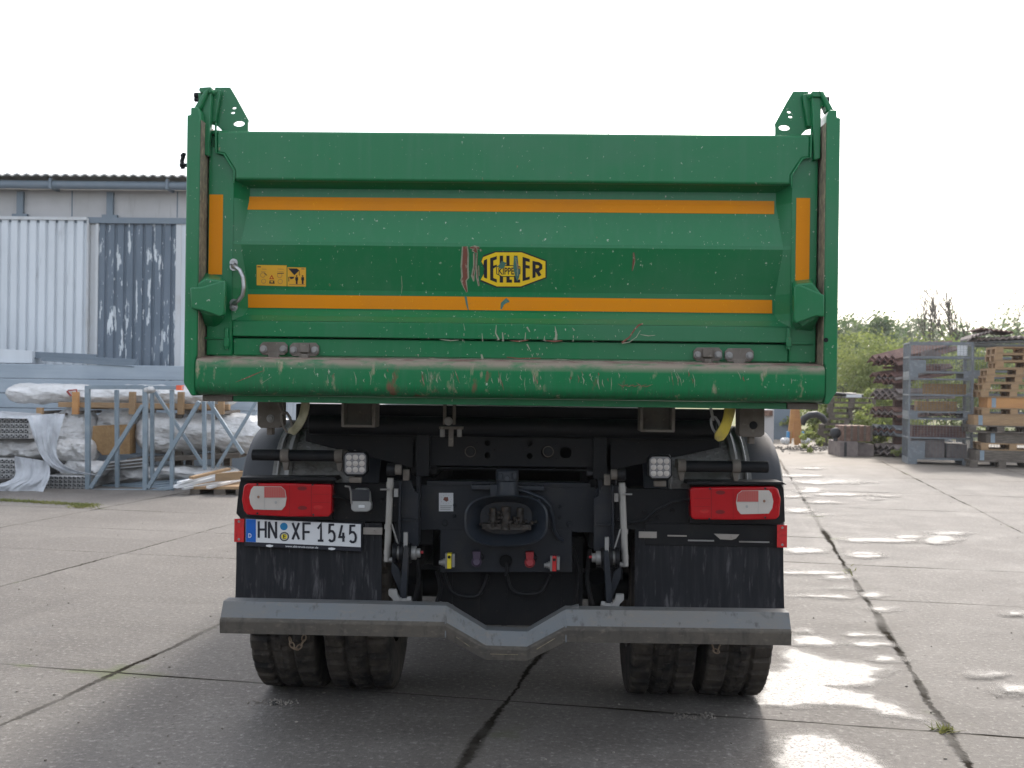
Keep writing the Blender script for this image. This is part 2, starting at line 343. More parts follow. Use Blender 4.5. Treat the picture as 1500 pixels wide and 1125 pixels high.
# ---------------- tailgate
Yb = 4.43
C_ = [(279, .02), (297.5, .022), (357, .075), (362, .076), (428, .024), (457, .02), (466, .05), (474, .09)]
zp = []
for py, p_ in C_: zp.append((zf(py, Yb-p_), p_))
def pz(z):
    if z >= zp[0][0]: return zp[0][1]
    for (a, pa), (b, pb) in zip(zp, zp[1:]):
        if b <= z <= a: return pa+(pb-pa)*(a-z)/(a-b)
    return zp[-1][1]
def PS(px, py, off=0.0):
    Y = Yb
    for _ in range(6):
        q = at(px, py, Y); Y = Yb-pz(q.z)-off
    return at(px, py, Y)
XI, XO = 1.108, 1.212                               # inner and outer edge of the side stiles
def xb(p_): return XI-.046+(p_-.02)/.055*.019 if p_ < .089 else XI
panel = MB(); prof2 = [(zf(267, Yb-.09), .09)] + zp; n = len(prof2); vs = []
for z, p_ in prof2: vs += [(-XI, Yb-.09, z), (-xb(p_), Yb-p_, z), (xb(p_), Yb-p_, z), (XI, Yb-.09, z)]
fs = []
for j in range(n-1):
    for k in range(3): fs.append((j*4+k, (j+1)*4+k, (j+1)*4+k+1, j*4+k+1))
panel.add(vs, fs)
panel.box(-XO, Yb+.0, zf(526, 4.35), XO, Yb+.03, zf(195, 4.33))
tg = panel.build('tailgate', [Mt['green']], T, ang=6)
ub = MB()
za = zf(194.5, 4.325); zl1 = zf(228, 4.325); zl2 = zf(267, 4.325)
xm = 1.178
ub.prism([(-xm, 4.325, za), (xm, 4.325, za), (xm, 4.325, zl1), (xm-.03, 4.325, zl1-.004), (XI-.002, 4.325, zl2+.04), (XI-.004, 4.325, zl2), (-XI+.004, 4.325, zl2), (-XI+.002, 4.325, zl2+.04), (-xm+.03, 4.325, zl1-.004), (-xm, 4.325, zl1)], (0, .10, 0))
ub.build('top_beam', [Mt['green']], tg, bevel=.010, seg=3)
for s in (-1, 1):
    st = MB(); st.box(s*XI, Yb-.09, zf(526, 4.35), s*XO, Yb-.002, zl1+.03); st.box(s*XO, Yb-.06, zf(420, 4.35), s*(XO-.01), Yb-.01, zf(200, 4.35))
    st.build('side_stile', [Mt['green']], tg, bevel=.006)
lb = MB(); z1 = zp[-1][0]; z2 = zf(497.5, Yb-.09); z3 = zf(525.5, Yb-.075)
lb.box(-XI+.001, Yb-.0905, z2, XI-.001, Yb-.003, z1-.0005); lb.box(-XI+.001, Yb-.077, z3, XI-.001, Yb-.003, z2-.006)
lb.build('bottom_beam', [Mt['green']], tg, bevel=.004)
for s in (-1, 1):                                    # weld bead of the corner gusset
    wl2 = MB(); wl2.path([(s*(xm+.002), 4.322, zl1+.12), (s*(xm), 4.322, zl1+.002), (s*(xm-.032), 4.322, zl1-.004), (s*(XI+.012), 4.322, zl2+.06), (s*(XI-.004), 4.322, zl2+.035), (s*(XI-.002), 4.325, zl2-.01)], .0045)
    wl2.build('weld_seam', [Mt['green']], tg)
# reflective strips that follow the folds of the plate
def strip(pts, off=.0018):
    m = MB(); vs = []
    rows = []
    z0 = PS(pts[0], pts[1]).z; 
    ys = [pts[1], pts[3]]; a, b = pts[1], pts[3]
    brk = [p_ for p_, _ in C_ if a < p_ < b]
    lv = [a]+brk+[b]; nn = 12; k0 = (pts[4] if len(pts) > 4 else 0)
    for y in lv:
        for i in range(nn+1):
            x = pts[0]+(pts[2]-pts[0])*i/nn
            if y in brk: z = zf(y, Yb-pz(zf(y, Yb-.02))); q = at(x, y, Yb-pz(z)); q.z = z; q.y = Yb-pz(z)-off; vs.append(q)
            else: vs.append(PS(x, y + k0*(x-pts[0])/(pts[2]-pts[0]), off))
    m.add(vs, [(r*(nn+1)+i, (r+1)*(nn+1)+i, (r+1)*(nn+1)+i+1, r*(nn+1)+i+1) for r in range(len(lv)-1) for i in range(nn)])
    return m.build('reflective_strip', [Mt['orange']], tg, ang=6)
strip((359, 288, 1134, 307, 6.5)); strip((358, 431, 1131, 450.5, 8.5))
for x0, x1, y0, y1 in ((306, 326, 285, 402), (1166, 1186, 290, 411)):
    m = MB(); m.bpx(x0, y0, x1, y1, Yb-.0918, .0016); m.build('reflective_strip', [Mt['orange']], tg)
# grab handle
hd = MB(); Yh = 4.33
def hp(x, y, o=0): q = at(x, y, Yh); q.y = Yh-o; return q
hd.path([hp(342.5, 391, .0), hp(342.5, 391, .012), hp(348, 392, .03), hp(355, 397, .038), hp(360, 408, .04), hp(361, 422, .04), hp(359, 434, .04), hp(353, 441, .036), hp(346, 444, .02), hp(343, 445, 0)], .0085, n=12)
for yy in (385, 450): 
    c = hp(343, yy); hd.tube(c-Vector((0,.002,0)), c-Vector((0,.009,0)), .016); hd.tube(hp(343, yy+(6 if yy < 400 else -6))-Vector((0,.002,0)), hp(343, yy+(6 if yy < 400 else -6))-Vector((0,.009,0)), .016)
    hd.bolt(c-Vector((0,.008,0)), .007)
hd.build('grab_handle', [Mt['chrome']], tg)
# latch blocks low on both stiles
for s in (-1, 1):
    m = MB()
    if s < 0: A = [(278,421),(296,420),(328,410),(330,414),(328,461),(322,464),(296,455),(280,452)]
    else: A = [(1163,420),(1168,415),(1196,427),(1208,432),(1208,464),(1196,463),(1166,474),(1163,468)]
    f_ = [at(x, y, 4.232 if (290 < x < 1200 and x not in (1196, 296)) else 4.236) for x, y in A]
    m.prism(f_, (0, .03, 0))
    if s < 0: W_ = [(284,418),(302,408),(324,411),(329,415),(326,462),(306,462),(296,458),(284,450)]
    else: W_ = [(1163,421),(1168,416),(1190,414),(1203,430),(1203,462),(1194,466),(1176,478),(1163,470)]
    vs = [at(x, y, 4.262) for x, y in W_] + [at(x, y, 4.345) for x, y in ([(300,398),(304,400),(326,405),(331,415),(328,466),(316,480),(300,478),(299,440)] if s < 0 else [(1160,412),(1170,410),(1190,408),(1197,430),(1197,470),(1190,486),(1166,484),(1160,474)])]
    k = 8; m.add(vs, [tuple(range(k))]+[(i, (i+1) % k, (i+1) % k+k, i+k) for i in range(k)])
    m.build('latch_block', [Mt['green']], tg, bevel=.006, seg=3)
    v = MB()                                         # vertical rod end below the latch
    x = 331 if s < 0 else 1156
    v.bpx(x-2.5, 480, x+2.5, 512, 4.325, .02); v.bpx(x-4, 495, x+4, 508, 4.322, .012)
    xa, xb_ = (299, 332) if s < 0 else (1158, 1190)
    v.bpx(xa, 494 if s < 0 else 502, xb_, 497 if s < 0 else 505, 4.332, .02)
    v.build('locking_rod', [Mt['green']], tg, bevel=.003)
# hinge plates on the bottom beam
for (x0, x1, y0, y1, kind) in ((380,421,501,522,0), (424,467,502,524,1), (1016,1058,509,531,1), (1062,1104,510,532,0)):
    m = MB(); Yl = 4.349; r = 5
    A = [(x0+r,y0),(x1-r,y0),(x1,y0+r),(x1,y1-r-2),(x1-r,y1-2),(x0+r,y1-2),(x0,y1-r-2),(x0,y0+r)]
    m.ppx(A, Yl-.012, .012); xc = (x0+x1)/2
    m.bpx(xc-8, y1-6, xc+8, y1+3, Yl-.014, .012)
    if kind: m.bpx(xc-7, y0+2, xc+7, y0+14, Yl-.026, .014); m.bpx(xc-5, y1-5, xc+5, y1+5, Yl-.03, .014)
    for xx in (x0+6, x1-6): m.bolt(at(xx, (y0+y1)/2, Yl-.012), .0115, 1)
    m.build('hinge_plate', [Mt['dirty_steel'], Mt['alu']], tg, bevel=.002)
# top hinges
for s in (-1, 1):
    m = MB(); Yt = 4.31
    X = (lambda x: x) if s < 0 else (lambda x: 1499-x)
    dy = 0 if s < 0 else 6
    P_ = lambda L_: [(X(a), b+dy) for a, b in L_]
    m.ppx(P_([(296,133),(309,134),(306,228),(297,226)]), Yt, .03)
    m.ppx(P_([(292,128),(309,127),(310,133),(308,136),(294,136),(291,132)]), Yt-.01, .05)
    m.ppx(P_([(290,136),(296,136),(297,150),(291,150)]), Yt, .04, 0)
    m.tube(at(X(292), 140+dy, Yt+.02)-Vector((.02 if s < 0 else -.02, 0, 0)), at(X(297), 140+dy, Yt+.02), .012, 1); m.tube(at(X(292), 146+dy, Yt+.02)-Vector((.02 if s < 0 else -.02, 0, 0)), at(X(297), 146+dy, Yt+.02), .009, 1)
    m.build('hinge_arm', [Mt['green'], Mt['black']], tg, bevel=.003)
    m = MB(); X3 = lambda a, b: (X(a), b+dy)
    m.holes(P_([(315,128),(337,128),(346,143),(364,176),(363,180),(363,191),(326,192),(318,184),(306,181),(312,160)]), [(X(343),158+dy,3.2,1.9), (X(341),165+dy,3.2,1.9), (X(350),181+dy,8.3,4.4), (X(326),165+dy,.8,.8)], 4.37, .012)
    m.ppx(P_([(312,131),(323,132),(316,178),(307,180)]), 4.345, .02); m.ppx(P_([(307,133),(318,133),(315,139),(308,138)]), 4.34, .05)
    m.ppx(P_([(305,191),(330,191),(363,191),(363,196),(305,196)]), 4.36, .05)
    m.build('pivot_bracket', [Mt['green']], B, bevel=.002)
# emblem (its left end scraped away)
def E(x, y): return (665+x*.1, 350+y*.1)
def EP(mb, pts, off, mi): put_poly(mb, [E(*p) for p in pts], PS, off, mi)
em = MB()
EP(em, [(430,240),(600,180),(1000,180),(1358,315),(1358,575),(985,714),(620,714),(385,622),(430,540),(445,440),(395,320)], .0016, 0)
EP(em, [(428,266),(612,196),(988,196),(1340,328),(1340,562),(978,696),(630,696),(392,598),(445,500),(460,440),(402,330)], .0022, 1)
o_ = .0028
for P_ in ([(440,312),(486,292),(486,582),(440,566),(432,470),(452,430),(430,390)], [(530,282),(576,268),(576,618),(530,602)], [(576,268),(628,250),(628,298),(576,318)], [(576,392),(628,376),(628,402),(576,436)], [(576,572),(628,592),(628,640),(576,618)],
    [(670,245),(720,245),(720,640),(670,640)], [(768,245),(815,245),(815,595),(850,595),(850,640),(768,640)], [(880,245),(930,245),(930,595),(970,595),(970,640),(880,640)],
    [(1005,262),(1052,276),(1052,606),(1005,620)], [(1052,276),(1110,296),(1110,340),(1052,324)], [(1052,380),(1110,392),(1110,436),(1052,426)], [(1052,566),(1110,550),(1110,592),(1052,606)],
    [(1150,318),(1196,332),(1196,562),(1150,576)]): EP(em, P_, o_, 0)
put_ribbon(em, [E(*p) for p in ((1190,355),(1240,362),(1272,388),(1272,425),(1240,452),(1190,455))], 4.6, PS, o_+.0004, 0)
put_ribbon(em, [E(*p) for p in ((1205,450),(1262,540))], 4.8, PS, o_+.0007, 0)
EP(em, [(620,402),(700,386),(880,386),(972,402),(972,515),(880,556),(700,556),(620,515)], o_+.001, 0)
EP(em, [(632,412),(702,398),(878,398),(960,412),(960,508),(878,544),(702,544),(632,508)], o_+.0014, 1)
put_text(em, 'KIPPER', PS, *E(652,420), *E(945,522), o_+.0018, 0, bold=.02)
emb = em.build('emblem', [Mt['ink'], Mt['emblem']], tg, smooth=False)
ts = MB()
EP(ts, [(640,400),(668,372),(700,318),(740,340),(770,352),(745,385),(740,420),(700,440),(665,425)], .0052, 2)
EP(ts, [(878,262),(905,250),(932,262),(940,340),(948,430),(966,450),(955,560),(928,622),(905,570),(885,500),(868,420),(875,330)], .0052, 2)
put_ribbon(ts, [E(*p) for p in ((915,330),(938,380),(942,440))], 1.6, PS, .0058, 0); put_ribbon(ts, [E(*p) for p in ((905,300),(918,370),(935,470),(930,540))], 1.0, PS, .0062, 1)
def gouge(pts, wd, o=0):
    put_ribbon(ts, pts, [w_*1.25 for w_ in wd], PS, .0012+o, 1); put_ribbon(ts, pts, [w_*.75 for w_ in wd], PS, .0016+o, 0)
gouge([E(*p) for p in ((160,110),(165,220),(155,400),(165,560),(140,610),(165,700),(190,780))], [7,9,9.5,9,7,5,2])
gouge([E(*p) for p in ((235,130),(300,125),(370,135))], [2,5,3], .0008); gouge([E(*p) for p in ((300,150),(330,200))], [8,3], .0012)
for pts, wd in ((((295,210),(300,400),(275,540),(290,620)), [3,4,5,2]), (((340,200),(330,400),(340,560),(365,690)), [1.5,2,3.5,2.5]), (((385,150),(398,180)), [2,3]), (((360,390),(370,540)), [1,1.4])):
    put_ribbon(ts, [E(*p) for p in pts], wd, PS, .0020, 1); put_ribbon(ts, [E(p[0]+6, p[1]) for p in pts], [w_*.3 for w_ in wd], PS, .0024, 0)
for pts, wd, mi in ([((682,434),(684,446),(686,454)), [3.5,2.5,1.5], 2], [((734,453),(736,445),(742,440),(746,442)), [2,5,6,2], 2], [((928,370),(929,380),(926,397)), [2,3.5,.8], 0], [((928,371),(930,384),(927,396)), [.5,1,.3], 1],
    [((588,404),(589,420),(588,430)), [.5,1,.3], 1], [((580,378),(581,385)), [.6,.4], 1]): put_ribbon(ts, list(pts), wd, PS, .0026, mi)
# chipped paint along the bottom beam
def BS(x, y, off): q = at(x, y, Yb-.0905-off); return q
random.seed(5)
for pts, wd, mi in ([((911,502),(922,494),(930,482),(936,476),(942,474)), [3,2,2,2.5,1.5], 0], [((911,503),(922,501),(932,494),(938,484)), [1.5,1.2,1.2,.8], 1], [((938,490),(950,492),(960,491)), [.6,1.5,.6], 1], [((813,478),(815,490),(814,498)), [.6,3,4], 1], [((800,499),(812,500),(824,499)), [1,2.5,1], 0],
    [((727,476),(726,488),(731,498)), [.8,1.6,2.4], 1], [((736,487),(737,500)), [1.4,2.4], 1], [((706,488),(707,500)), [.6,1.6], 1], [((770,487),(769,498)), [.6,1.6], 1], [((798,492),(797,499)), [.6,2], 1], [((645,497),(660,499),(672,498)), [.8,1.6,.8], 1], [((748,499),(760,500),(774,498)), [.8,2,1], 0],
    [((838,480),(842,484)), [.8,1.4], 1], [((772,479),(776,486)), [2.5,1.5], 1], [((679,474),(681,484)), [.4,.8], 1]): put_ribbon(ts, list(pts), wd, BS, .001, mi)
for i in range(26):
    x = random.gauss(760, 70); y = random.uniform(488, 499); put_ribbon(ts, [(x, y), (x+random.uniform(-1,1), y+random.uniform(1,4))], random.uniform(.5, 1.3), BS, .0016+.0001*i, 1)
def BS2(x, y, off): return at(x, y, Yb-.077-off)
for pts, wd, mi in ([((742,523),(760,525),(792,524.5)), [1,1.6,1], 0], [((705,519),(707,526)), [2.5,3], 1], [((772,504),(776,512)), [2,1.2], 1], [((816,526),(830,527)), [1,1], 1], [((628,524),(640,526)), [1,1], 1]): put_ribbon(ts, list(pts), wd, BS2, .001, mi)
for i in range(20):
    x = random.choice([random.gauss(570, 12), random.gauss(785, 12), random.gauss(612, 5)]); y = random.uniform(506, 520); put_ribbon(ts, [(x, y), (x+random.uniform(-1,1), y+random.uniform(1,3))], random.uniform(.5, 1.2), BS2, .0016+.0001*i, 1)
ts.build('scratch_marks', [Mt['scr_red'], Mt['scr_pale'], Mt['scr_green']], tg, smooth=False)
# warning stickers
def K(x, y): return (370+x*85/1500, 383+y*85/1500)
for which in (0, 1):
    s1 = MB(); q = lambda pts, off, mi: put_poly(s1, [K(*p) for p in pts], PS, off, mi)
    if which == 0:
        q([(105,90),(880,100),(880,640),(105,615)], .0014, 0)
        q([(125,125),(215,128),(215,152),(125,150)], .002, 1)
        for x, y, r_ in ((265,350,60),(700,360,60),(285,510,55),(715,520,58)): 
            c = circ(x, y, r_, r_); put_ribbon(s1, [K(*p) for p in c+[c[0]]], .55, PS, .002, 2)
        for l_ in (((300,290),(370,360)), ((640,310),(810,305)), ((220,265),(330,268)), ((640,268),(800,270)), ((240,195),(360,200)), ((650,195),(800,200))): put_ribbon(s1, [K(*p) for p in l_], 1.0 if l_[0][1] > 285 else .5, PS, .0024, 1 if l_[0][1] > 285 else 2)
        q([(495,345),(555,460),(430,455)], .002, 3); q([(490,385),(525,440),(460,438)], .0024, 0); q([(440,490),(560,495),(570,575),(430,570)], .002, 1); q([(465,505),(530,508),(530,545),(465,542)], .0024, 0)
    else:
        q([(900,150),(1378,158),(1378,648),(900,640)], .0014, 0)
        q([(920,178),(1150,182),(1200,240),(1080,355)], .002, 1); put_ribbon(s1, [K(*p) for p in ((1150,190),(1205,235),(1215,370))], .7, PS, .0024, 1)
        q([(945,395),(1075,395),(1065,440),(985,460)], .002, 1); q([(925,400),(945,400),(945,520),(928,520)], .002, 1)
        for cx in (1140, 1295):
            put_poly(s1, [K(*p) for p in circ(cx, 375, 20, 22, 12)], PS, .002, 1); q([(cx-35,405),(cx+35,405),(cx+38,480),(cx+22,500),(cx+22,582),(cx-22,582),(cx-22,500),(cx-38,480)], .0022, 1)
        q([(1260,180),(1340,182),(1340,205),(1260,203)], .002, 2); put_ribbon(s1, [K(940,592), K(1355,594)], .6, PS, .0026, 2); put_ribbon(s1, [K(1170,330), K(1250,330)], .5, PS, .0026, 2)
    s1.build('warning_sticker', [Mt['sticker'], Mt['ink'], Mt['amber'], Mt['red_refl']], tg, smooth=False)
aer = MB(); q = at(891, 197, 9.3); aer.tube(q, q+Vector((0,0,.08)), .004); aer.build('aerial', [Mt['black']], B)
wd_ = MB(); wd_.path([at(270,224,4.45), at(266.5,236,4.45), at(268,247,4.45)], .009); wd_.ball(at(267,242,4.45), .012); wd_.ball(at(267,228,4.45), .008); wd_.tube(at(267,242,4.45), Vector((-1.262, 4.45, at(267,242,4.45).z)), .008); wd_.build('cover_crank', [Mt['black']], B)

# ---------------- chassis
ch = MB()
for s in (-1, 1): ch.box(s*.36, 5.1, .80, s*.44, 11.2, 1.12); ch.box(s*.34, 5.0, 1.14, s*.46, 9.4, 1.30)
for y in (6.2, 7.4, 8.6, 10): ch.box(-.36, y, .85, .36, y+.08, 1.08)
ch.box(-.45, 6.0, .55, .45, 6.5, .8); ch.tube((0, 5.8, .85), (0, 9.5, .85), .05); ch.box(-.30, 6.9, .6, .30, 7.3, 1.1)
ch.box(-1.1, 7.0, .5, -.55, 8.6, 1.1); ch.box(.55, 7.0, .5, 1.1, 8.6, 1.1)
frame = ch.build('chassis_frame', [Mt['black']], T, bevel=.006)
cr = MB(); Yc = 4.98
hs = [(689,661,9,9), (714,649,4.5,4.5), (714,667,4.5,4.5), (776,650,4.5,4.5), (776,668,4.5,4.5), (829,663,9,9), (802,662,10,10), (725,658,1.5,1.5), (766,658,1.5,1.5), (699,648,1.5,1.5), (814,651,1.5,1.5), (842,655,1.5,1.5), (815,672,1.5,1.5)]
cr.holes([(608,640),(614,638),(868,642),(874,646),(872,684),(608,681)], hs, Yc, .012); cr.box(*[v for v in (at(608,684,Yc).x, Yc, at(740,686,Yc).z-.006, at(872,684,Yc).x, Yc+.1, at(740,686,Yc).z)])
cr.bpx(600, 642, 880, 690, Yc+.12, .02, 1)
for x in (689, 803): cr.tube(at(x, 661.5, Yc+.10), at(x, 661.5, Yc+.0), .026, 2, 24); cr.tube(at(x, 661.5, Yc), at(x, 661.5, Yc-.012), .021, 0, 24)
cr.build('cross_member', [Mt['black'], Mt['void'], Mt['dirty_steel']], T, bevel=.0015)
tb = MB(); z = zf(626, 4.95); tb.tube((-.92, 4.95, z), (.92, 4.95, z), .045, 0, 24); tb.box(-1.0, 5.02, z-.02, 1.0, 5.10, zf(596, 5.0)); 
for s in (-1, 1):
    tb.prism([(s*.40, 5.0, z-.02), (s*.95, 5.0, z-.03), (s*.95, 5.0, z-.08), (s*.44, 5.0, z-.20)], (0, .05, 0)); tb.box(s*.37, 4.93, zf(700, 4.93), s*.43, 5.03, z-.03)
tb.build('tipping_shaft', [Mt['black']], T, bevel=.004)
# body locks hanging under the body
for x0, x1, y0, y1 in ((500, 550, 589, 625), (938, 989, 597, 632)):
    lk = MB(); lk.bpx(x0, y0, x0+4, y1, 4.62, .12); lk.bpx(x1-5, y0, x1, y1, 4.62, .12); lk.bpx(x0+1, y1-3, x1-1, y1+1, 4.622, .12); lk.bpx(x0+4, y0, x1-5, y1-3, 4.70, .01)
    lk.build('locking_pocket', [Mt['dirty_steel']], T, bevel=.002)
for x0, x1, y0, y1, hy in ((377, 412, 588, 627, 613), (1083, 1120, 598, 640, 623)):
    m = MB(); m.ppx([(x0,y0),(x1,y0),(x1,y1-4),(x1-5,y1),(x0+5,y1),(x0,y1-4)], 4.55, .09); m.bpx((x0+x1)/2-4, y1, (x0+x1)/2+4, y1+10, 4.58, .05)
    c = at((x0+x1)/2+2, hy, 4.55)
    if x0 < 700: m.bolt(c, .013, 1, .014)
    else: m.tube(c+Vector((0,.0,0)), c-Vector((0,.004,0)), .017, 2)
    m.build('body_bracket', [Mt['dirty_steel'], Mt['alu'], Mt['void']], T, bevel=.003)
m = MB(); 
for x in (651, 665): m.bpx(x-2, 590, x+2, 622, 4.75, .04)
m.bpx(643, 625, 678, 629, 4.73, .05); m.bpx(657, 629, 664, 654, 4.76, .02)
for x in (648, 673): m.tube(at(x, 629, 4.75), at(x, 640, 4.75), .011, 1); 
m.bolt(at(657, 617, 4.745), .014, 1); m.build('stop_bracket', [Mt['dirty_steel'], Mt['alu']], T, bevel=.001)
# chains and straps by the body locks
def chain(name, pts, rad, wire, parent, matl, link=.04):
    m = MB(); pts = [Vector(p) for p in pts]; L_ = [0]
    for a, b in zip(pts, pts[1:]): L_.append(L_[-1]+(b-a).length)
    nl = max(2, int(L_[-1]/link)); 
    def P(s_):
        s_ = min(max(s_, 0), L_[-1]-1e-6)
        for i in range(len(pts)-1):
            if s_ <= L_[i+1]: return pts[i].lerp(pts[i+1], (s_-L_[i])/(L_[i+1]-L_[i]))
    for i in range(nl):
        c = P((i+.5)*L_[-1]/nl); t = (P((i+1)*L_[-1]/nl)-P(i*L_[-1]/nl)).normalized(); sd_ = Vector((1,.2,0)) if i % 2 else Vector((.2,1,0)); sd_ = (sd_-t*sd_.dot(t)).normalized()
        hl = L_[-1]/nl*.5+wire*1.2
        m.path([c+t*hl*math.cos(a)*(1 if abs(math.cos(a)) > .5 else 1)+sd_*rad*math.sin(a) for a in [2*math.pi*k/10 for k in range(10)]], wire, n=6, closed=True)
    return m.build(name, [matl], parent)
chain('safety_chain', [at(408,578,4.5), at(414,598,4.5), at(419,615,4.5), at(424,632,4.5)], .019, .0055, T, Mt['dirty_steel'], .062)
chain('safety_chain', [at(1040,590,4.5), at(1043,608,4.5), at(1048,622,4.5), at(1052,634,4.5)], .017, .0055, T, Mt['alu'], .055)
def strapm(pts, ws, thick, matl):
    m = MB(); 
    L_, R_ = ribbon(pts, ws); n = len(pts); vs = []
    for i in range(n):
        o = .015*math.sin(i*1.3); a = at(L_[i].x, L_[i].y, 4.47+o); b = at(R_[i].x, R_[i].y, 4.47-o); vs += [a, b, b+Vector((0,thick,0)), a+Vector((0,thick,0))]
    fs = [(4*i+k, 4*i+(k+1) % 4, 4*i+4+(k+1) % 4, 4*i+4+k) for i in range(n-1) for k in range(4)]+[(0,1,2,3), (4*n-1,4*n-2,4*n-3,4*n-4)]
    m.add(vs, fs); o = m.build('lashing_strap', [matl], T, bevel=.003)
    sb = o.modifiers.new('s', 'SUBSURF'); sb.levels = 2; sb.render_levels = 2; return o
strapm([(447,584),(447,596),(443,612),(436,624),(429,632),(422,630)], [12,13,12,13,11,7], .014, Mt['strap_dirty'])
strapm([(1070,588),(1070,602),(1066,618),(1060,632),(1054,640),(1050,645)], [17,16,14,17,16,7], .02, Mt['strap'])

# ---------------- coupling
cp = MB(); Yq = 5.0
cp.bpx(612, 712, 872, 778, Yq, .02); cp.ppx([(645,776),(838,776),(838,838),(645,838)], Yq-.002, .02); cp.bpx(625, 706, 865, 713, Yq-.004, .10)
cp.bpx(578, 716, 612, 800, Yq-.03, .1); cp.bpx(872, 716, 912, 806, Yq-.03, .1)
for x, y in ((652,766),(834,768),(666,740),(820,742),(666,756),(820,758)): cp.bolt(at(x, y, Yq-.002), .011 if y > 760 else .006, 0)
for x, y in ((618,706),(874,712)): cp.ppx([(x-8,y-22),(x+12,y-22),(x+12,y-16),(x-2,y-16),(x-4,y+90),(x-9,y+90)] if x < 700 else [(x+8,y-22),(x-14,y-22),(x-14,y-16),(x+2,y-16),(x+4,y+90),(x+9,y+90)], Yq-.05, .05)
cp.build('coupling_carrier', [Mt['blue_black']], T, bevel=.003)
jw = MB()                                           # oval catch funnel
nn = 40; cx, cy, rx, ry = 741.5, 763, 61.5, 38
def sup(t, k): 
    c, s_ = math.cos(t), math.sin(t); e = .72
    return (math.copysign(abs(c)**e, c)*k, math.copysign(abs(s_)**e, s_)*k)
vs = []
rings = [(1.0, Yq-.16, 0), (.955, Yq-.165, 0), (.90, Yq-.15, 0), (.62, Yq-.03, -4), (.60, Yq-.03, -4)]
for k, Y, dyy in rings:
    for i in range(nn): u, v = sup(2*math.pi*i/nn, k); vs.append(at(cx+u*rx, cy+v*ry+dyy, Y))
k, Y, dyy = 1.0, Yq+.0, 0
for i in range(nn): u, v = sup(2*math.pi*i/nn, .86); vs.append(at(cx+u*rx, cy+v*ry, Yq-.004))
fs = []
for r_ in range(len(rings)-1): fs += [(r_*nn+i, r_*nn+(i+1) % nn, (r_+1)*nn+(i+1) % nn, (r_+1)*nn+i) for i in range(nn)]
r5 = len(rings)*nn; fs += [((i+1) % nn, i, r5+i, r5+(i+1) % nn) for i in range(nn)]
fs.append(tuple(4*nn+i for i in range(nn)))
jw.add(vs, fs); jaw = jw.build('coupling_jaw', [Mt['jaw']], T, ang=50)
gm = MB()
gm.bpx(706, 768, 778, 776, Yq-.10, .05); gm.tube(at(741,776,Yq-.09), at(741,742,Yq-.09), .022)
for x in (722, 762): gm.tube(at(x,772,Yq-.08), at(x,744,Yq-.08), .016)
for i in range(60): gm.ball(at(741+random.gauss(0,17), 770-abs(random.gauss(0,9)), Yq-.11+random.uniform(0,.04)), random.uniform(.004,.012), n=6)
gm.build('coupling_pin', [Mt['grime']], jaw)
tw = MB(); tw.tube(at(743,726,Yq-.08), at(743,704,Yq-.08), .052, r2=.048, n=24); tw.tube(at(743,704,Yq-.08), at(743,689,Yq-.08), .052, n=24); tw.tube(at(743,689,Yq-.08), at(743,687,Yq-.08), .052, r2=.044, n=24); tw.bpx(718, 710, 730, 728, Yq-.1, .08); tw.bpx(730,693,736,702,Yq-.135,.03); tw.bpx(751,693,757,702,Yq-.135,.03); tw.tube(at(743,701,Yq-.12), at(743,701,Yq-.14), .013)
tw.bpx(690, 711, 797, 718, Yq-.05, .05); tw.build('coupling_tower', [Mt['jaw']], jaw, bevel=.003)
ho = MB(); ho.path([at(758,716,Yq-.06), at(775,722,Yq-.08), at(795,730,Yq-.08), at(806,742,Yq-.07), at(810,760,Yq-.05), at(812,778,Yq-.03), at(818,788,Yq-.02), at(825,792,Yq-.01)], .0085, n=10); ho.ball(at(789,734,Yq-.14), .008); ho.build('release_lever', [Mt['jaw']], jaw)
# embossed lettering on the lip is worn away to a faint line of marks
# information sticker
def CS(x, y, off): return at(x, y, Yq-.001-off)
is_ = MB(); put_poly(is_, [(643,722),(664,722),(664,749),(643,749)], CS, .0006, 0); put_poly(is_, [(649,732),(651,728),(656,728),(657,733),(654,735)], CS, .001, 1)
for i in range(12):
    a = 2*math.pi*i/12; put_poly(is_, circ(653.5+7.5*math.cos(a), 731.5+6.5*math.sin(a), .5, .5, 6), CS, .001, 2)
for i, y in enumerate((741, 743.5, 746)): put_ribbon(is_, [(645, y), (662-i, y)], 1.1, CS, .001, 2)
is_.build('information_sticker', [Mt['plate_white'], Mt['scr_red'], Mt['seal_grey']], T, smooth=False)
# sockets and couplings along the lower edge
for x, y, c in ((698,822,'mauve_plastic'), (776,823,'red_plastic')):
    m = MB(); m.tube(at(x,y+1,Yq-.003), at(x,y+1,Yq-.035), .024, 0, 20); m.tube(at(x,y+1,Yq-.035), at(x,y+1,Yq-.05), .022, 0, 20, r2=.016); m.ppx([(x-6,y-14),(x+6,y-14),(x+5,y-3),(x-5,y-3)], Yq-.05, .04); m.tube(at(x-7,y-12,Yq-.03), at(x+7,y-12,Yq-.03), .007, 1); m.path([at(x+6,y-12,Yq-.03), at(x+11,y-7,Yq-.04), at(x+9,y-2,Yq-.03)], .003, 1)
    m.build('socket_cap', [Mt[c], Mt['black']], T, bevel=.002)
m = MB(); m.tube(at(741,822,Yq-.003), at(741,822,Yq-.03), .030, 0, 24, cap=False); m.tube(at(741,822,Yq-.005), at(741,822,Yq-.008), .029, 1, 24); m.path([at(742,824,Yq-.02), at(743,834,Yq-.03), at(741,842,Yq-.03)], .008, 1); m.build('open_socket', [Mt['black'], Mt['void']], T)
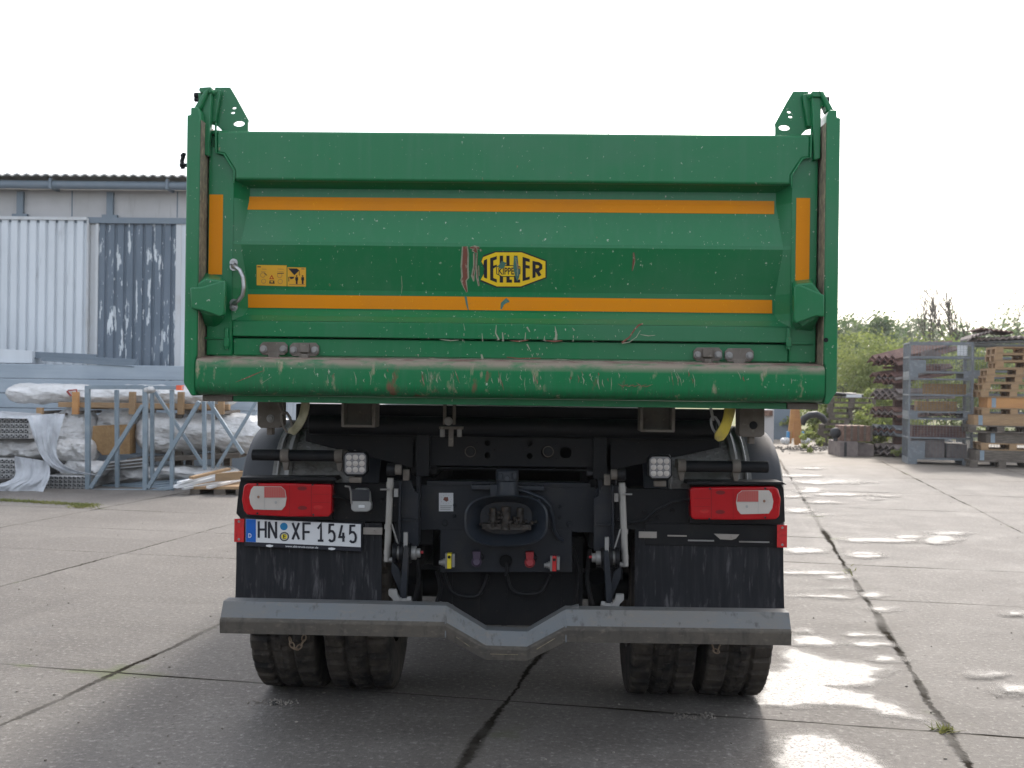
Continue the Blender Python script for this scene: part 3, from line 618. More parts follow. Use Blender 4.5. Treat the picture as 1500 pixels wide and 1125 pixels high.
for x, c in ((657,'yellow'), (811,'red_refl')):
    y = 822 if x < 700 else 826
    m = MB(); m.bpx(x-2, y-11, x+4, y+11, Yq-.07, .04, 1); m.bpx(x-5, y-11, x-2, y+11, Yq-.065, .03, 0); m.bpx(x+4.5, y-10, x+9, y+9, Yq-.065, .035, 0)
    for k, (a, r_) in enumerate(((-8,.018), (-11,.013), (-14,.010))): m.tube(at(x+a+3,y+2,Yq-.05), at(x+a,y+2,Yq-.05), r_, 0, 12)
    m.tube(at(x+1,y-6,Yq-.07), at(x+1,y-6,Yq-.078), .007, 2); m.build('air_coupling', [Mt['alu'], Mt[c], Mt['void']], T, bevel=.001)

# ---------------- folding stays of the underride bar
for s in (-1, 1):
    X = (lambda x: x) if s < 0 else (lambda x: 1483-x)
    dy = 0 if s < 0 else 7
    A_ = lambda x, y, Y: at(X(x), y+dy, Y)
    m = MB(); Yk = 4.78
    m.tube(A_(572,700,Yk), A_(567,822,Yk), .0145, 0, 20); m.tube(A_(571.6,706,Yk), A_(571.2,714,Yk), .0165, 0, 20); m.tube(A_(568.6,768,Yk), A_(568.4,775,Yk), .0165, 0, 20); m.tube(A_(567.6,806,Yk), A_(567.4,812,Yk), .016, 0, 20)
    m.tube(A_(571,717,Yk-.02), A_(557,717,Yk-.02), .004, 1); m.bpx(X(580)-3, 716+dy, X(580)+3, 728+dy, Yk-.02, .02, 1); m.tube(A_(563,820,Yk), A_(582,820,Yk), .012, 1)
    m.tube(A_(574,768,Yk-.01), A_(583,797,Yk-.01), .004, 1)
    m.build('gas_strut', [Mt['white_tube'], Mt['alu']], T)
    m = MB()
    m.tube(A_(567,688,4.74), A_(579,688,4.74), .027, 0, 20); m.tube(A_(579,688,4.74), A_(588,688,4.74), .023, 1, 20); m.bpx(X(594)-4, 688+dy, X(594)+5, 704+dy, 4.78, .03, 1)
    m.ppx([(X(a), b+dy) for a, b in ((577,704),(602,704),(607,720),(613,722),(613,800),(586,800),(584,716),(577,715))], 4.86, .02, 2)
    m.ppx([(X(a), b+dy) for a, b in ((584,704),(587,704),(586,798),(583,798))], 4.80, .06, 2); m.bpx(X(596)-13, 760+dy, X(596)+13, 763+dy, 4.84, .03, 2)
    m.build('strut_bracket', [Mt['black'], Mt['dirty_steel'], Mt['blue_black']], T, bevel=.002)
    m = MB()
    for x0, x1, r_, mi in ((576,582,.045,0),(582,586,.030,1),(586,592,.047,0),(592,597,.028,1),(597,603,.044,0),(603,610,.030,1),(610,616,.020,1)): m.tube(A_(x0,810,4.76), A_(x1,810,4.76), r_, mi, 18)
    m.tube(A_(612,809,4.76), A_(620,809,4.76), .006, 3)
    m.ppx([(X(a), b+dy) for a, b in ((574,822),(584,832),(592,866),(590,872),(586,868),(573,838))], 4.74, .02, 2)
    m.ppx([(X(a), b+dy) for a, b in ((592,800),(597,800),(598,816),(594,884),(588,888),(585,884),(590,818))], 4.68, .05, 2); m.bpx(X(594)-3, 780+dy, X(594)+3, 802+dy, 4.70, .02, 1)
    m.ppx([(X(a), b+dy) for a, b in ((569,864),(580,864),(582,872),(590,886),(578,890),(575,878),(569,872))], 4.64, .03, 1)
    m.tube(A_(584,881,4.66), A_(599,880,4.66), .013, 1, 6); m.tube(A_(597,880,4.66), A_(603,879,4.66), .019, 1, 6); m.tube(A_(586,881,4.66), A_(588,881,4.66), .02, 1, 6)
    m.build('folding_arm', [Mt['black'], Mt['alu'], Mt['blue_black'], Mt['red_plastic']], T, bevel=.0015)
# ---------------- underride bar
ur = MB(); Yu = 4.50
path_ = [(322, 884, 928), (640, 890.5, 934.5), (672, 895, 937), (712, 927.5, 967), (770, 929.5, 968.5), (812, 898, 943.5), (826, 897, 939), (1160, 901, 946)]
path_ = [(322, 884, 928), (652, 891, 934.5), (712, 927.5, 967), (772, 929.5, 968.5), (829, 896.5, 941), (1160, 901, 946)]
secs = []
for x, yt, yb_ in path_:
    a = at(x, yt, Yu); b = at(x, yb_, Yu); X_, z1_, z0_ = a.x, a.z, b.z; h = z1_-z0_
    secs.append([(X_, Yu+.052, z1_), (X_, Yu+.012, z0_+h*.52), (X_, Yu+.002, z0_+h*.46), (X_, Yu, z0_+h*.40), (X_, Yu+.006, z0_), (X_, Yu+.012, z0_-.001), (X_, Yu+.13, z0_), (X_, Yu+.13, z1_), (X_, Yu+.060, z1_+.001)])
n = 9
for a, b in zip(secs, secs[1:]):
    for i in range(n): ur.add(a+b, [(i, n+i, n+(i+1) % n, (i+1) % n)], 1 if i in (1,2,3,4) else 0)
ur.add(secs[0], [tuple(range(n-1, -1, -1))]); ur.add(secs[-1], [tuple(range(n))])
bar = ur.build('underride_bar', [Mt['bar'], Mt['bar_dirt']], T, ang=18)
for a, b in (((668,933),(688,947)), ((718,958),(759,959)), ((786,951),(813,935))):
    m = MB(); put_ribbon(m, [a, b], 1.1, lambda x, y, o: at(x, y, Yu-.0-o), .0015, 0); m.build('bar_slot', [Mt['dirt_face']], bar)
for x in (652.5, 829): m = MB(); m.path([at(x, 891 if x < 700 else 897, Yu+.050), at(x, 912 if x < 700 else 918, Yu+.008), at(x, 934 if x < 700 else 941, Yu+.002)], .003); m.build('weld_seam', [Mt['bar']], bar)
for x0, x1, y in ((641,666,884), (826,848,890)): m = MB(); m.ppx([(x0,y+8),(x0+2,y),(x1-4,y+5),(x1,y+9)] if x0 < 700 else [(x0,y+8),(x0+6,y+2),(x1,y-2),(x1+1,y+8)], Yu+.08, .05); m.build('bar_gusset', [Mt['bar']], bar)
ck = MB(); chain('bar_chain', [at(424,934,4.56), at(427,944,4.56), at(433,951,4.56), at(438,948,4.56), at(444,940,4.56), at(446,931,4.56)], .0085, .0028, bar, Mt['chain'], .020)
chain('bar_chain', [at(1043,944,4.56), at(1046,952,4.56), at(1051,955,4.56), at(1054,946,4.56)], .0085, .0028, bar, Mt['chain'], .020)

# ---------------- fenders, flaps, lamps
ZC, RA, RB = .93, .62, .43
def arch(a, X, off=0):                                # a: 0 = rear foot, pi = front foot
    e = .75; c, s_ = math.cos(a), math.sin(a)
    return Vector((X, 5.54-(RA+off)*math.copysign(abs(c)**e, c), ZC+(RB+off)*abs(s_)**e))
for s in (-1, 1):
    m = MB(); na = 36; vs = []; secx = [(.60,0), (1.19,0), (1.225,-.012), (1.238,-.04), (1.24,-.16), (1.232,-.16), (1.225,-.05), (1.20,-.02), (.60,-.014)]
    for i in range(na+1):
        a = math.pi*i/na
        for X_, o in secx: vs.append(arch(a, s*X_, o))
    k = len(secx); m.add(vs, [(i*k+j, i*k+(j+1) % k, (i+1)*k+(j+1) % k, (i+1)*k+j) for i in range(na) for j in range(k)])
    m.add(vs[:k], [tuple(range(k))]); m.add(vs[-k:], [tuple(range(k))])
    fen = m.build('fender', [Mt['fender']], T, ang=30)
    m = MB(); vs = []                                # tread plate over the arch
    for i in range(15):
        a = .18+i*.075
        for X_, o in ((.71, .004), (.71, .014), (1.085, .014), (1.085, .004)): vs.append(arch(a, s*X_, o))
    m.add(vs, [(i*4+j, i*4+(j+1) % 4, (i+1)*4+(j+1) % 4, (i+1)*4+j) for i in range(14) for j in range(4)]+[(0,1,2,3), (59,58,57,56)])
    for i in range(1, 27):                           # raised tread pattern
        a = .18+i*.0385
        for j in range(9):
            X_ = .735+j*.041; d = 1 if (i+j) % 2 else -1
            p0, p1 = arch(a-.012*d, s*(X_-.011), .0155), arch(a+.012*d, s*(X_+.011), .0155)
            m.tube(p0, p1, .0026, 0, 5)
    for X_ in (.72, 1.06):
        m.path([arch(.18+i*.075, s*X_, .02) for i in range(15)], .008, 1, 6)
    m.path([arch(.18+i*.075, s*1.012, .018) for i in range(15)], .018, 1, 6)
    m.build('tread_plate', [Mt['alu'], Mt['alu']], fen)
    # dark bumper pipe on clamps
    m = MB()
    if s < 0: m.tube(at(370,666,4.80), at(493,668,4.80), .0255, 0, 24); cl = [(418, 667), (497, 668)]
    else: m.tube(at(996,683,4.80), at(1125,684,4.80), .0255, 0, 24); cl = [(998, 682), (1078, 683)]
    for x, y in cl: m.tube(at(x-6,y,4.80), at(x+6,y,4.80), .030, 1, 20); m.ppx([(x-5,y+10),(x+5,y+10),(x+3,y+22),(x-2,y+22)], 4.79, .03, 1); m.bpx(x-3,y-6,x+3,y+6,4.82,.16,1)
    m.build('guard_pipe', [Mt['black'], Mt['dirty_steel']], T, bevel=.002)
    # flap
    x0, x1, y0, y1 = (347, 560, 766, 892) if s < 0 else (930, 1147, 775, 899)
    m = MB(); vs = []; nx, nz = 24, 8
    for j in range(nz+1):
        for i in range(nx+1):
            q = at(x0+(x1-x0)*i/nx, y0+(y1-y0)*j/nz, 4.90); t = j/nz
            q.y += .006*math.sin(i*1.7+j*.3)*t - .02*t*t; q.x -= (.008*math.sin(t*3)*(1 if s < 0 else -1)) if False else 0
            vs.append(q)
    m.add(vs, [(j*(nx+1)+i, (j+1)*(nx+1)+i, (j+1)*(nx+1)+i+1, j*(nx+1)+i+1) for j in range(nz) for i in range(nx)])
    fl = m.build('mud_flap', [Mt['flap']], T, fixn=False); so_ = fl.modifiers.new('t', 'SOLIDIFY'); so_.thickness = .008; so_.offset = 1
    # inner flap strip and clamp
    m = MB()
    if s < 0: m.bpx(532, 773, 560, 783, 4.875, .01, 0)
    else: m.bpx(936, 779, 962, 788, 4.875, .01, 0); m.build('flap_clamp', [Mt['strip_grey']], T); m = MB(); m.bpx(978, 784, 1006, 786, 4.87, .006, 0); m.ppx([(1046,782),(1083,783),(1078,789),(1072,791),(1055,790)], 4.868, .006, 0); m.bpx(1083, 793, 1127, 795, 4.87, .006, 1); m.bpx(1008,791,1046,793,4.87,.006,1)
    m.bolt(at(548 if s < 0 else 1073, 778 if s < 0 else 786, 4.868), .005, 0)
    m.build('flap_clamp', [Mt['strip_grey'], Mt['alu']], T)
    # carrier behind the lamps
    m = MB()
    if s < 0: m.bpx(480, 708, 585, 764, 4.90, .05); m.bpx(348, 762, 535, 775, 4.885, .03); m.ppx([(353,700),(487,699),(487,762),(372,762),(353,760),(346,752),(350,712)], 4.86, .10)
    else: m.bpx(900, 716, 1012, 776, 4.90, .05); m.bpx(945, 768, 1146, 800, 4.885, .012); m.ppx([(1010,706),(1143,707),(1148,716),(1150,764),(1142,768),(1010,766)], 4.86, .10)
    if s < 0: m.ppx([(352,699),(490,699),(494,704),(352,704)], 4.80, .12)
    else: m.ppx([(1008,705),(1146,706),(1153,710),(1006,710)], 4.80, .12)
    for x, y in ((944,750),(985,748),(964,758)) if s > 0 else ((495,742),(560,733)): m.bolt(at(x,y,4.90), .008)
    m.build('lamp_carrier', [Mt['black']], T, bevel=.005)
    # tail lamp
    Yl = 4.80
    if s < 0: OUT = [(357,712),(362,708),(420,708),(484,710),(486,713),(485,752),(481,757),(420,757),(362,754),(357,748),(354,732)]
    else: OUT = [(1011,718),(1014,714),(1080,713),(1134,713),(1140,716),(1144,730),(1142,756),(1137,761),(1080,762),(1016,761),(1012,757)]
    m = MB(); m.ppx([(x, y) for x, y in OUT], Yl, .07); lamp = m.build('tail_lamp', [Mt['red_lens']], T, bevel=.012, seg=4)
    X = (lambda x: x) if s < 0 else (lambda x: 1498-x)
    dy = 0 if s < 0 else 6
    LP = lambda x, y, off: at(X(x), y+dy, Yl-off)
    cl_ = MB(); W_ = [(372,712),(387,712),(412,712.5),(418,718),(420,730),(418,741),(413,747),(387,746.5),(372,746),(367,738),(365.5,728),(368,717)]
    cl_.prism([LP(x, y, .0008) for x, y in W_], (0, -.004, 0), 0)
    put_poly(cl_, [(387,712.8),(411,713.2),(417,718),(418.6,729),(387,729)], LP, .0054, 1)
    for i in range(9): put_ribbon(cl_, [(389+i*3.4, 714), (389+i*3.4, 728)], .25, LP, .0058, 2)
    put_ribbon(cl_, [(387.3,729),(387.3,746)], .5, LP, .0060, 4); put_ribbon(cl_, [(387,729.6),(418,729.6)], .5, LP, .0062, 4)
    for x, y, mi in ((378.5,728,3),(404,736,4)):
        put_poly(cl_, circ(x, y, 3.6, 4), LP, .0064, 5); put_poly(cl_, circ(x, y, 1.9, 2.1), LP, .0068, mi)
    cl_.build('clear_lens', [Mt['clear_lens'], Mt['pink_lens'], Mt['red_refl'], Mt['amber'], Mt['seal_grey'], Mt['clear_lens']], lamp)
    rd = MB()
    for x0, y0, x1, y1 in ((435,713,450,718),(434,741,452,747)): put_poly(rd, circ((x0+x1)/2, (y0+y1)/2, 7, 3), LP, .0012, 0)
    put_ribbon(rd, [(456,711),(456,754)], .8, LP, .0012, 0); put_ribbon(rd, [(424,711),(424,754)], .5, LP, .0012, 0)
    for y in (724, 736): put_ribbon(rd, [(458,y),(482,y)], .4, LP, .0015, 0)
    put_poly(rd, circ(466, 743, 7, 3), LP, .0016, 1)
    for x, y in ((377,709.5),(458,710),(377,752),(459,754)): rd.bolt(LP(x, y, .001), .0035, 2, .004)
    rd.build('lens_detail', [Mt['red_dark'], Mt['red_refl'], Mt['black']], lamp, smooth=False)
    # side marker
    m = MB()
    if s < 0: m.bpx(343, 760, 357.5, 794, 4.85, .012, 0); bb = [(350,764),(350,790)]
    else: m.bpx(1138.5, 769, 1153, 802, 4.85, .012, 0); bb = [(1146,773),(1146,798)]
    for x, y in bb: m.bolt(at(x,y,4.85), .004, 1, .004)
    m.build('side_reflector', [Mt['red_refl'], Mt['alu']], T, bevel=.003)
    # LED work lamp
    cx, cy = (520.5, 679.5) if s < 0 else (967, 685)
    m = MB(); hw = 18; m.ppx([(cx-hw+5,cy-18),(cx+hw-5,cy-18),(cx+hw,cy-12),(cx+hw,cy+12),(cx+hw-5,cy+18),(cx-hw+5,cy+18),(cx-hw,cy+12),(cx-hw,cy-12)], 4.73, .05, 0)
    m.bpx(cx-9, cy+19, cx+9, cy+28, 4.75, .02, 1)
    wk = m.build('work_lamp', [Mt['black'], Mt['dirty_steel']], T, bevel=.004)
    m = MB(); hw = 15.5; m.ppx([(cx-hw+4,cy-16),(cx+hw-4,cy-16),(cx+hw,cy-12),(cx+hw,cy+11),(cx+hw-4,cy+15),(cx-hw+4,cy+15),(cx-hw,cy+11),(cx-hw,cy-12)], 4.727, .004, 0)
    for i in range(3):
        for j in range(3):
            c = at(cx-9.5+i*9.5, cy-9.5+j*9, 4.726); m.tube(c+Vector((0,.001,0)), c-Vector((0,.004,0)), .0125, 1, 12, r2=.004); 
    m.build('led_lens', [Mt['led'], Mt['clear_lens']], wk)
# number-plate lamp
m = MB(); m.ppx([(519,716),(538,716),(541,722),(542,735),(544,738),(543,747),(539,750),(518,750),(514,746),(514,736),(516,722)], 4.80, .05, 0); nl = m.build('plate_lamp', [Mt['seal_grey']], T, bevel=.008, seg=3)
m = MB(); m.bpx(515.5, 717, 541, 734, 4.795, .008, 0); m.path([at(505,712,4.80), at(512,713,4.80), at(514,720,4.80), at(515,738,4.80)], .005, 1); m.bpx(525, 740, 534, 744, 4.796, .01, 2); m.build('lamp_glass', [Mt['fender'], Mt['alu'], Mt['plate_white']], nl, bevel=.003)
# licence plate
Yn = 4.855; SL = .047
def NP(x, y, off): return at(x, y, Yn-off)
def L4(x0, y0, x1, y1): return [(x0, y0+SL*(x0-359)), (x1, y0+SL*(x1-359)), (x1, y1+SL*(x1-359)), (x0, y1+SL*(x0-359))]
m = MB(); m.prism([NP(x, y, 0) for x, y in L4(358, 758.5, 530, 800)], (0, .012, 0), 0); lp = m.build('licence_plate', [Mt['ink']], T, bevel=.002)
m = MB(); m.prism([NP(x, y, .0015) for x, y in L4(360, 760, 528.5, 793.6)], (0, .001, 0), 0); m.build('plate_face', [Mt['plate_white']], lp, bevel=.0004)
m = MB(); put_poly(m, L4(360.3, 760.2, 374.8, 793.4), NP, .0022, 0)
put_text(m, 'D', NP, 363.8, 781.2, 368.4, 787.6, .0026, 1, bold=.02, slope=SL)
c0 = (415.8, 769.2); put_poly(m, circ(415.8, 771.2, 5.6, 5.6), NP, .0022, 2); put_poly(m, circ(416.5, 786, 7, 6.8), NP, .0022, 3); put_poly(m, circ(416.5, 786, 5.6, 5.4), NP, .0026, 4); put_poly(m, circ(416.5, 786, 4.2, 4.0), NP, .0029, 5)
put_text(m, 'E', NP, 414.6, 783, 418.6, 789, .0033, 6, bold=.03)
m.build('plate_badges', [Mt['plate_blue'], Mt['plate_white'], Mt['seal_blue'], Mt['ink'], Mt['seal_grey'], Mt['yellow'], Mt['ink']], lp, smooth=False)
GL = {'H': [[(0,0),(0,1)], [(1,0),(1,1)], [(0,.5),(1,.5)]], 'N': [[(0,0),(0,1)], [(1,0),(1,1)], [(0,1),(1,0)]], 'X': [[(0,0),(1,1)], [(0,1),(1,0)]], 'F': [[(0,0),(0,1),(1,1)], [(0,.48),(.85,.48)]],
 '1': [[(.0,.72),(.62,1),(.62,0)], [(.0,0),(1.1,0)]], '5': [[(.92,1),(.1,1),(.05,.56),(.3,.62),(.65,.6),(.92,.46),(1,.28),(.9,.08),(.6,0),(.3,0),(0,.1)]], '4': [[(.55,1),(0,.28),(1.1,.28)], [(.78,.55),(.78,0)]]}
m = MB(); oo = .0024; SW = 3.3
for chh, x0, x1 in (('H',379,389.2), ('N',394,404.4), ('X',428.5,438), ('F',444.5,455.2), ('1',465.5,473), ('5',482,490.2), ('4',497,504.5), ('5',512.5,521.2)):
    for st_ in GL[chh]:
        put_ribbon(m, [(x0+(x1-x0)*u, 787.4-24.2*v+SL*(x0-359)*1.03-.6) for u, v in st_], SW, NP, oo, 0); oo += .00012
m.build('plate_letters', [Mt['ink']], lp, smooth=False)
m = MB(); put_text(m, 'www.abb-truck-center.de', NP, 418, 798.2, 466, 801.4, .001, 0, bold=.01, slope=SL)
for x in (395, 486): put_poly(m, [(x-5.5,797.0+SL*(x-365)),(x,795.9+SL*(x-359)),(x+5.5,797.3+SL*(x-359)),(x+4,799.2+SL*(x-359)),(x,800.0+SL*(x-359)),(x-5,799.0+SL*(x-365))], NP, .001, 0)
m.build('frame_lettering', [Mt['plate_white']], lp, smooth=False)
# cables
cb = MB(); cb.path([at(1010,733,4.85), at(985,735,4.83), at(960,748,4.84), at(945,762,4.86), at(925,766,4.88), at(905,760,4.88)], .007); cb.path([at(486,727,4.83), at(500,728,4.85), at(515,735,4.87)], .006); cb.path([at(1000,731,4.83), at(1010,732,4.82)], .004); cb.build('lamp_cable', [Mt['black']], T)

# ---------------- wheels
def wheel_mesh():
    prof = [(-.155,.29),(-.166,.36),(-.169,.43),(-.168,.485),(-.163,.508),(-.153,.518),(-.112,.521),(-.072,.522),(-.060,.522),(-.052,.523),(-.030,.523),(-.006,.523),(.002,.523),(.03,.523),(.052,.523),(.060,.522),(.072,.522),(.112,.521),(.153,.518),(.163,.508),(.168,.485),(.169,.43),(.166,.36),(.155,.29)]
    N_ = 190; m = MB(); vs = []; k = len(prof)
    for i in range(N_):
        a = 2*math.pi*i/N_
        for j, (x, r_) in enumerate(prof):
            g = 0
            if abs(abs(x)-.060) < .009: g = .016
            elif abs(x) > .07 and r_ > .50 and (i+(2 if x > 0 else 0)) % 5 == 0: g = .020
            elif abs(x) < .055 and (i+(3 if x > 0 else 0)) % 5 == 0: g = .012
            elif r_ > .48 and abs(x) > .16 and i % 5 == 0: g = .012
            vs.append((x*.915, math.sin(a)*(r_-g), math.cos(a)*(r_-g)))
    m.add(vs, [(i*k+j, i*k+j+1, ((i+1) % N_)*k+j+1, ((i+1) % N_)*k+j) for i in range(N_) for j in range(k-1)])
    return m
def rim_mesh(out):
    m = MB(); N_ = 40
    prof = [(-.15,.295),(-.12,.275),(-.10,.26),(.02*out,.255),(.05*out,.16),(.10*out,.15),(.10*out,.0)] if out > 0 else [(.15,.295),(.12,.275),(.10,.26),(-.02,.255),(-.05,.16),(-.10,.15),(-.10,.0)]
    vs = []; k = len(prof)
    for i in range(N_):
        a = 2*math.pi*i/N_
        for x, r_ in prof: vs.append((x, math.sin(a)*r_, math.cos(a)*r_))
    m.add(vs, [(i*k+j, i*k+j+1, ((i+1) % N_)*k+j+1, ((i+1) % N_)*k+j) for i in range(N_) for j in range(k-1)])
    m.tube((-.14,0,0), (.14,0,0), .12, 0, 24)
    return m
w0 = None
for ax in (5.62, 9.6):
    for s in (-1, 1):
        for X_ in ((1.084, .730) if ax < 8 else (1.05,)):
            if w0 is None:
                rm = rim_mesh(1).build('wheel', [Mt['dirty_steel']], None); ty = wheel_mesh().build('tyre', [Mt['rubber']], rm, ang=22); rm.parent = T; w0 = rm
            else: rm = copy_tree(w0, T)
            rm.location = Vector((s*X_, ax, .5225))-T.location; rm.rotation_euler = (random.uniform(0, 6), 0, 0)
for y in (5.62, 9.6):
    ax_ = MB(); ax_.tube((-.95, y, .53), (.95, y, .53), .07); ax_.ball((0, y, .60), .19, n=20, sc=(1,1,.9)); ax_.build('axle', [Mt['black']], T)
for s in (-1, 1):
    ax_ = MB(); ax_.box(s*.46, 5.3, .62, s*.54, 7.1, .74); ax_.tube((s*.50, 5.35, .70), (s*.50, 5.35, .95), .07); ax_.build('leaf_spring', [Mt['black']], T)
ax_ = MB(); ax_.box(-.34, 5.16, .42, .34, 5.19, .84)
for x in (-.30, -.17, -.04, .10, .24): ax_.box(x, 5.15, .42, x+.025, 5.1595, .84)
ax_.build('splash_plate', [Mt['black']], T)
def smooth_path(P_, k=6):
    out = []
    for i in range(len(P_)-1):
        a, b, c, d = P_[max(i-1, 0)], P_[i], P_[i+1], P_[min(i+2, len(P_)-1)]
        for q in range(k):
            t = q/k; out.append(.5*((2*b)+(c-a)*t+(2*a-5*b+4*c-d)*t*t+(3*b-a-3*c+d)*t*t*t))
    return out+[P_[-1]]
for pts in ([(640,836),(645,862),(640,885),(646,905)], [(650,838),(664,868),(700,872),(715,842)], [(606,800),(614,840),(606,885)], [(864,805),(860,850),(868,885)], [(838,800),(848,840),(842,885)], [(742,842),(752,866),(790,868),(806,842)], [(600,650),(594,672),(604,690),(616,700)], [(884,650),(893,676),(880,696),(868,704)]):
    ax_ = MB(); ax_.path(smooth_path([at(x, y, 5.08+.01*i) for i, (x, y) in enumerate(pts)]), .010, n=10); ax_.build('hose', [Mt['black']], T)
ax_ = MB(); ax_.box(-.62, 6.9, .34, .62, 7.3, 1.05); ax_.build('gap_blocker_box', [Mt['black']], T, bevel=.01)  # added box, blocks the bright ground seen through the underbody
ax_ = MB(); ax_.tube((-.9, 6.5, .62), (.9, 6.5, .62), .14, n=28); ax_.build('gap_blocker_drum', [Mt['black']], T)  # added cylinder, keeps light from showing through the chassis gaps
for x, y in ((604,905),(876,912)):
    ax_ = MB(); ax_.tube(at(x, 845, 5.3), at(x, y, 5.5), .05, n=16); ax_.build('shock_absorber', [Mt['black']], T)
# ---------------- cab (hidden behind the body from the rear)
cb = MB(); cb.prism([(-1.22, 9.42, 1.15), (-1.22, 9.42, 2.7), (-1.22, 10.9, 2.7), (-1.22, 11.3, 1.9), (-1.22, 11.35, .6), (-1.22, 10.4, .6), (-1.22, 10.3, 1.15)], (2.44, 0, 0))
cabo = cb.build('cab', [mat('cab_white', (.6,.6,.58), .3, coat=.3)], T, bevel=.05, seg=4)
m = MB(); m.box(-1.225, 9.9, 1.75, 1.225, 10.8, 2.4); m.prism([(-1.05, 10.95, 2.58), (1.05, 10.95, 2.58), (1.1, 11.29, 1.93), (-1.1, 11.29, 1.93)], (0, .02, .01)); m.build('cab_window', [Mt['glass_dark']], cabo, bevel=.02)
# ================================================================== GROUND
SA = math.atan2(1075-750, FPX) - YAW                # slab direction, clockwise from +Y
cS, sS = math.cos(SA), math.sin(SA)
def uv(p): return (p.x*cS-p.y*sS, p.x*sS+p.y*cS)
ul = [uv(gp(*q))[0] for q in ((344,766), (200,972), (728,1047), (1270,880))]
ul = [ul[0]-6.4, ul[0]-4.2, ul[0]-2.1] + ul + [ul[3]+2.15*k for k in range(1, 8)]
vl = []                                              # (v, umin, umax, darkness width)
for (x, y), a, b, wd in (((900,1038),-9,9,.010), ((1400,834),-3.0,12,.011), ((1400,884.5),ul[6],12,.008), ((1300,746),-9,14,.012), ((1180,787),-9,ul[6],.010), ((50,886),-12,ul[3],.006), ((200,776),-12,ul[4],.006), ((500,826),-12,ul[5],.006), ((1300,722),-9,14,.02), ((1300,700),-9,14,.02), ((1300,686),-9,14,.02)):
    vl.append((uv(gp(x, y))[1], a, b, wd))
gmt = bpy.data.materials.new('concrete_slabs'); gmt.use_nodes = True; nt = gmt.node_tree; N = nt.nodes; L = nt.links; bs = N['Principled BSDF']
def nd(t, **k):
    n_ = N.new(t)
    for a, b in k.items(): setattr(n_, a, b)
    return n_
def math_(op, a, b=None, c=None):
    n_ = N.new('ShaderNodeMath'); n_.operation = op
    for i, v in enumerate((a, b, c)):
        if v is None: continue
        if isinstance(v, (int, float)): n_.inputs[i].default_value = v
        else: L.new(v, n_.inputs[i])
    return n_.outputs[0]
def nz_(sc, det=5, vec=None, rough=.6, loc=(0,0,0), st=(1,1,1)):
    mp = nd('ShaderNodeMapping'); mp.inputs['Location'].default_value = loc; mp.inputs['Scale'].default_value = st; L.new(vec if vec is not None else tcg, mp.inputs[0])
    n_ = nd('ShaderNodeTexNoise'); n_.inputs['Scale'].default_value = sc; n_.inputs['Detail'].default_value = det; n_.inputs['Roughness'].default_value = rough; L.new(mp.outputs[0], n_.inputs[0]); return n_.outputs[0]
def mr_(v, a, b, c=0., d=1., sm=False):
    n_ = nd('ShaderNodeMapRange'); 
    if sm: n_.interpolation_type = 'SMOOTHSTEP'
    for i, x in enumerate((a, b, c, d)): n_.inputs[1+i].default_value = x
    L.new(v, n_.inputs[0]); return n_.outputs[0]
def mix_(f, a, b):
    n_ = nd('ShaderNodeMix', data_type='RGBA')
    if isinstance(f, float): n_.inputs[0].default_value = f
    else: L.new(f, n_.inputs[0])
    for i, v in ((6, a), (7, b)):
        if isinstance(v, tuple): n_.inputs[i].default_value = (*v, 1)
        else: L.new(v, n_.inputs[i])
    return n_.outputs[2]
tcg = nd('ShaderNodeTexCoord').outputs['Object']
rot = nd('ShaderNodeMapping'); rot.inputs['Rotation'].default_value = (0, 0, SA); L.new(tcg, rot.inputs[0])
sp = nd('ShaderNodeSeparateXYZ'); L.new(rot.outputs[0], sp.inputs[0]); U, V = sp.outputs[0], sp.outputs[1]
wob = math_('ADD', math_('MULTIPLY', math_('SUBTRACT', nz_(1.3, 8, rough=.7), .5), .10), math_('MULTIPLY', math_('SUBTRACT', nz_(22, 4, rough=.7), .5), .045)); wob2 = math_('MULTIPLY', math_('SUBTRACT', nz_(1.1, 8, loc=(7, 3, 0), rough=.68), .5), .05)
Uw = math_('ADD', U, wob); Vw = math_('ADD', V, wob2)
wid = mr_(nz_(.9, 3, loc=(3, 9, 0)), .35, .7, .35, 1.7)
cur = None
for i, u in enumerate(ul):
    wd = {5: .026, 6: .024, 4: .016, 3: .010}.get(i, .013)
    d = math_('DIVIDE', math_('ABSOLUTE', math_('SUBTRACT', Uw, u)), math_('MULTIPLY', wid, wd)); cur = d if cur is None else math_('MINIMUM', cur, d)
for v, a, b, wd in vl:
    d = math_('DIVIDE', math_('ABSOLUTE', math_('SUBTRACT', Vw, v)), math_('MULTIPLY', wid, wd))
    g1 = math_('GREATER_THAN', U, b); g2 = math_('LESS_THAN', U, a); d = math_('ADD', d, math_('MULTIPLY', math_('ADD', g1, g2), 50.)); cur = math_('MINIMUM', cur, d)
crack = math_('MULTIPLY', mr_(cur, .55, 1.25, 1, 0), mr_(nz_(.8, 5, loc=(6, 2, 3)), .42, .56, .35, 1.)); edge = mr_(cur, 1.0, 6.5, 1, 0)
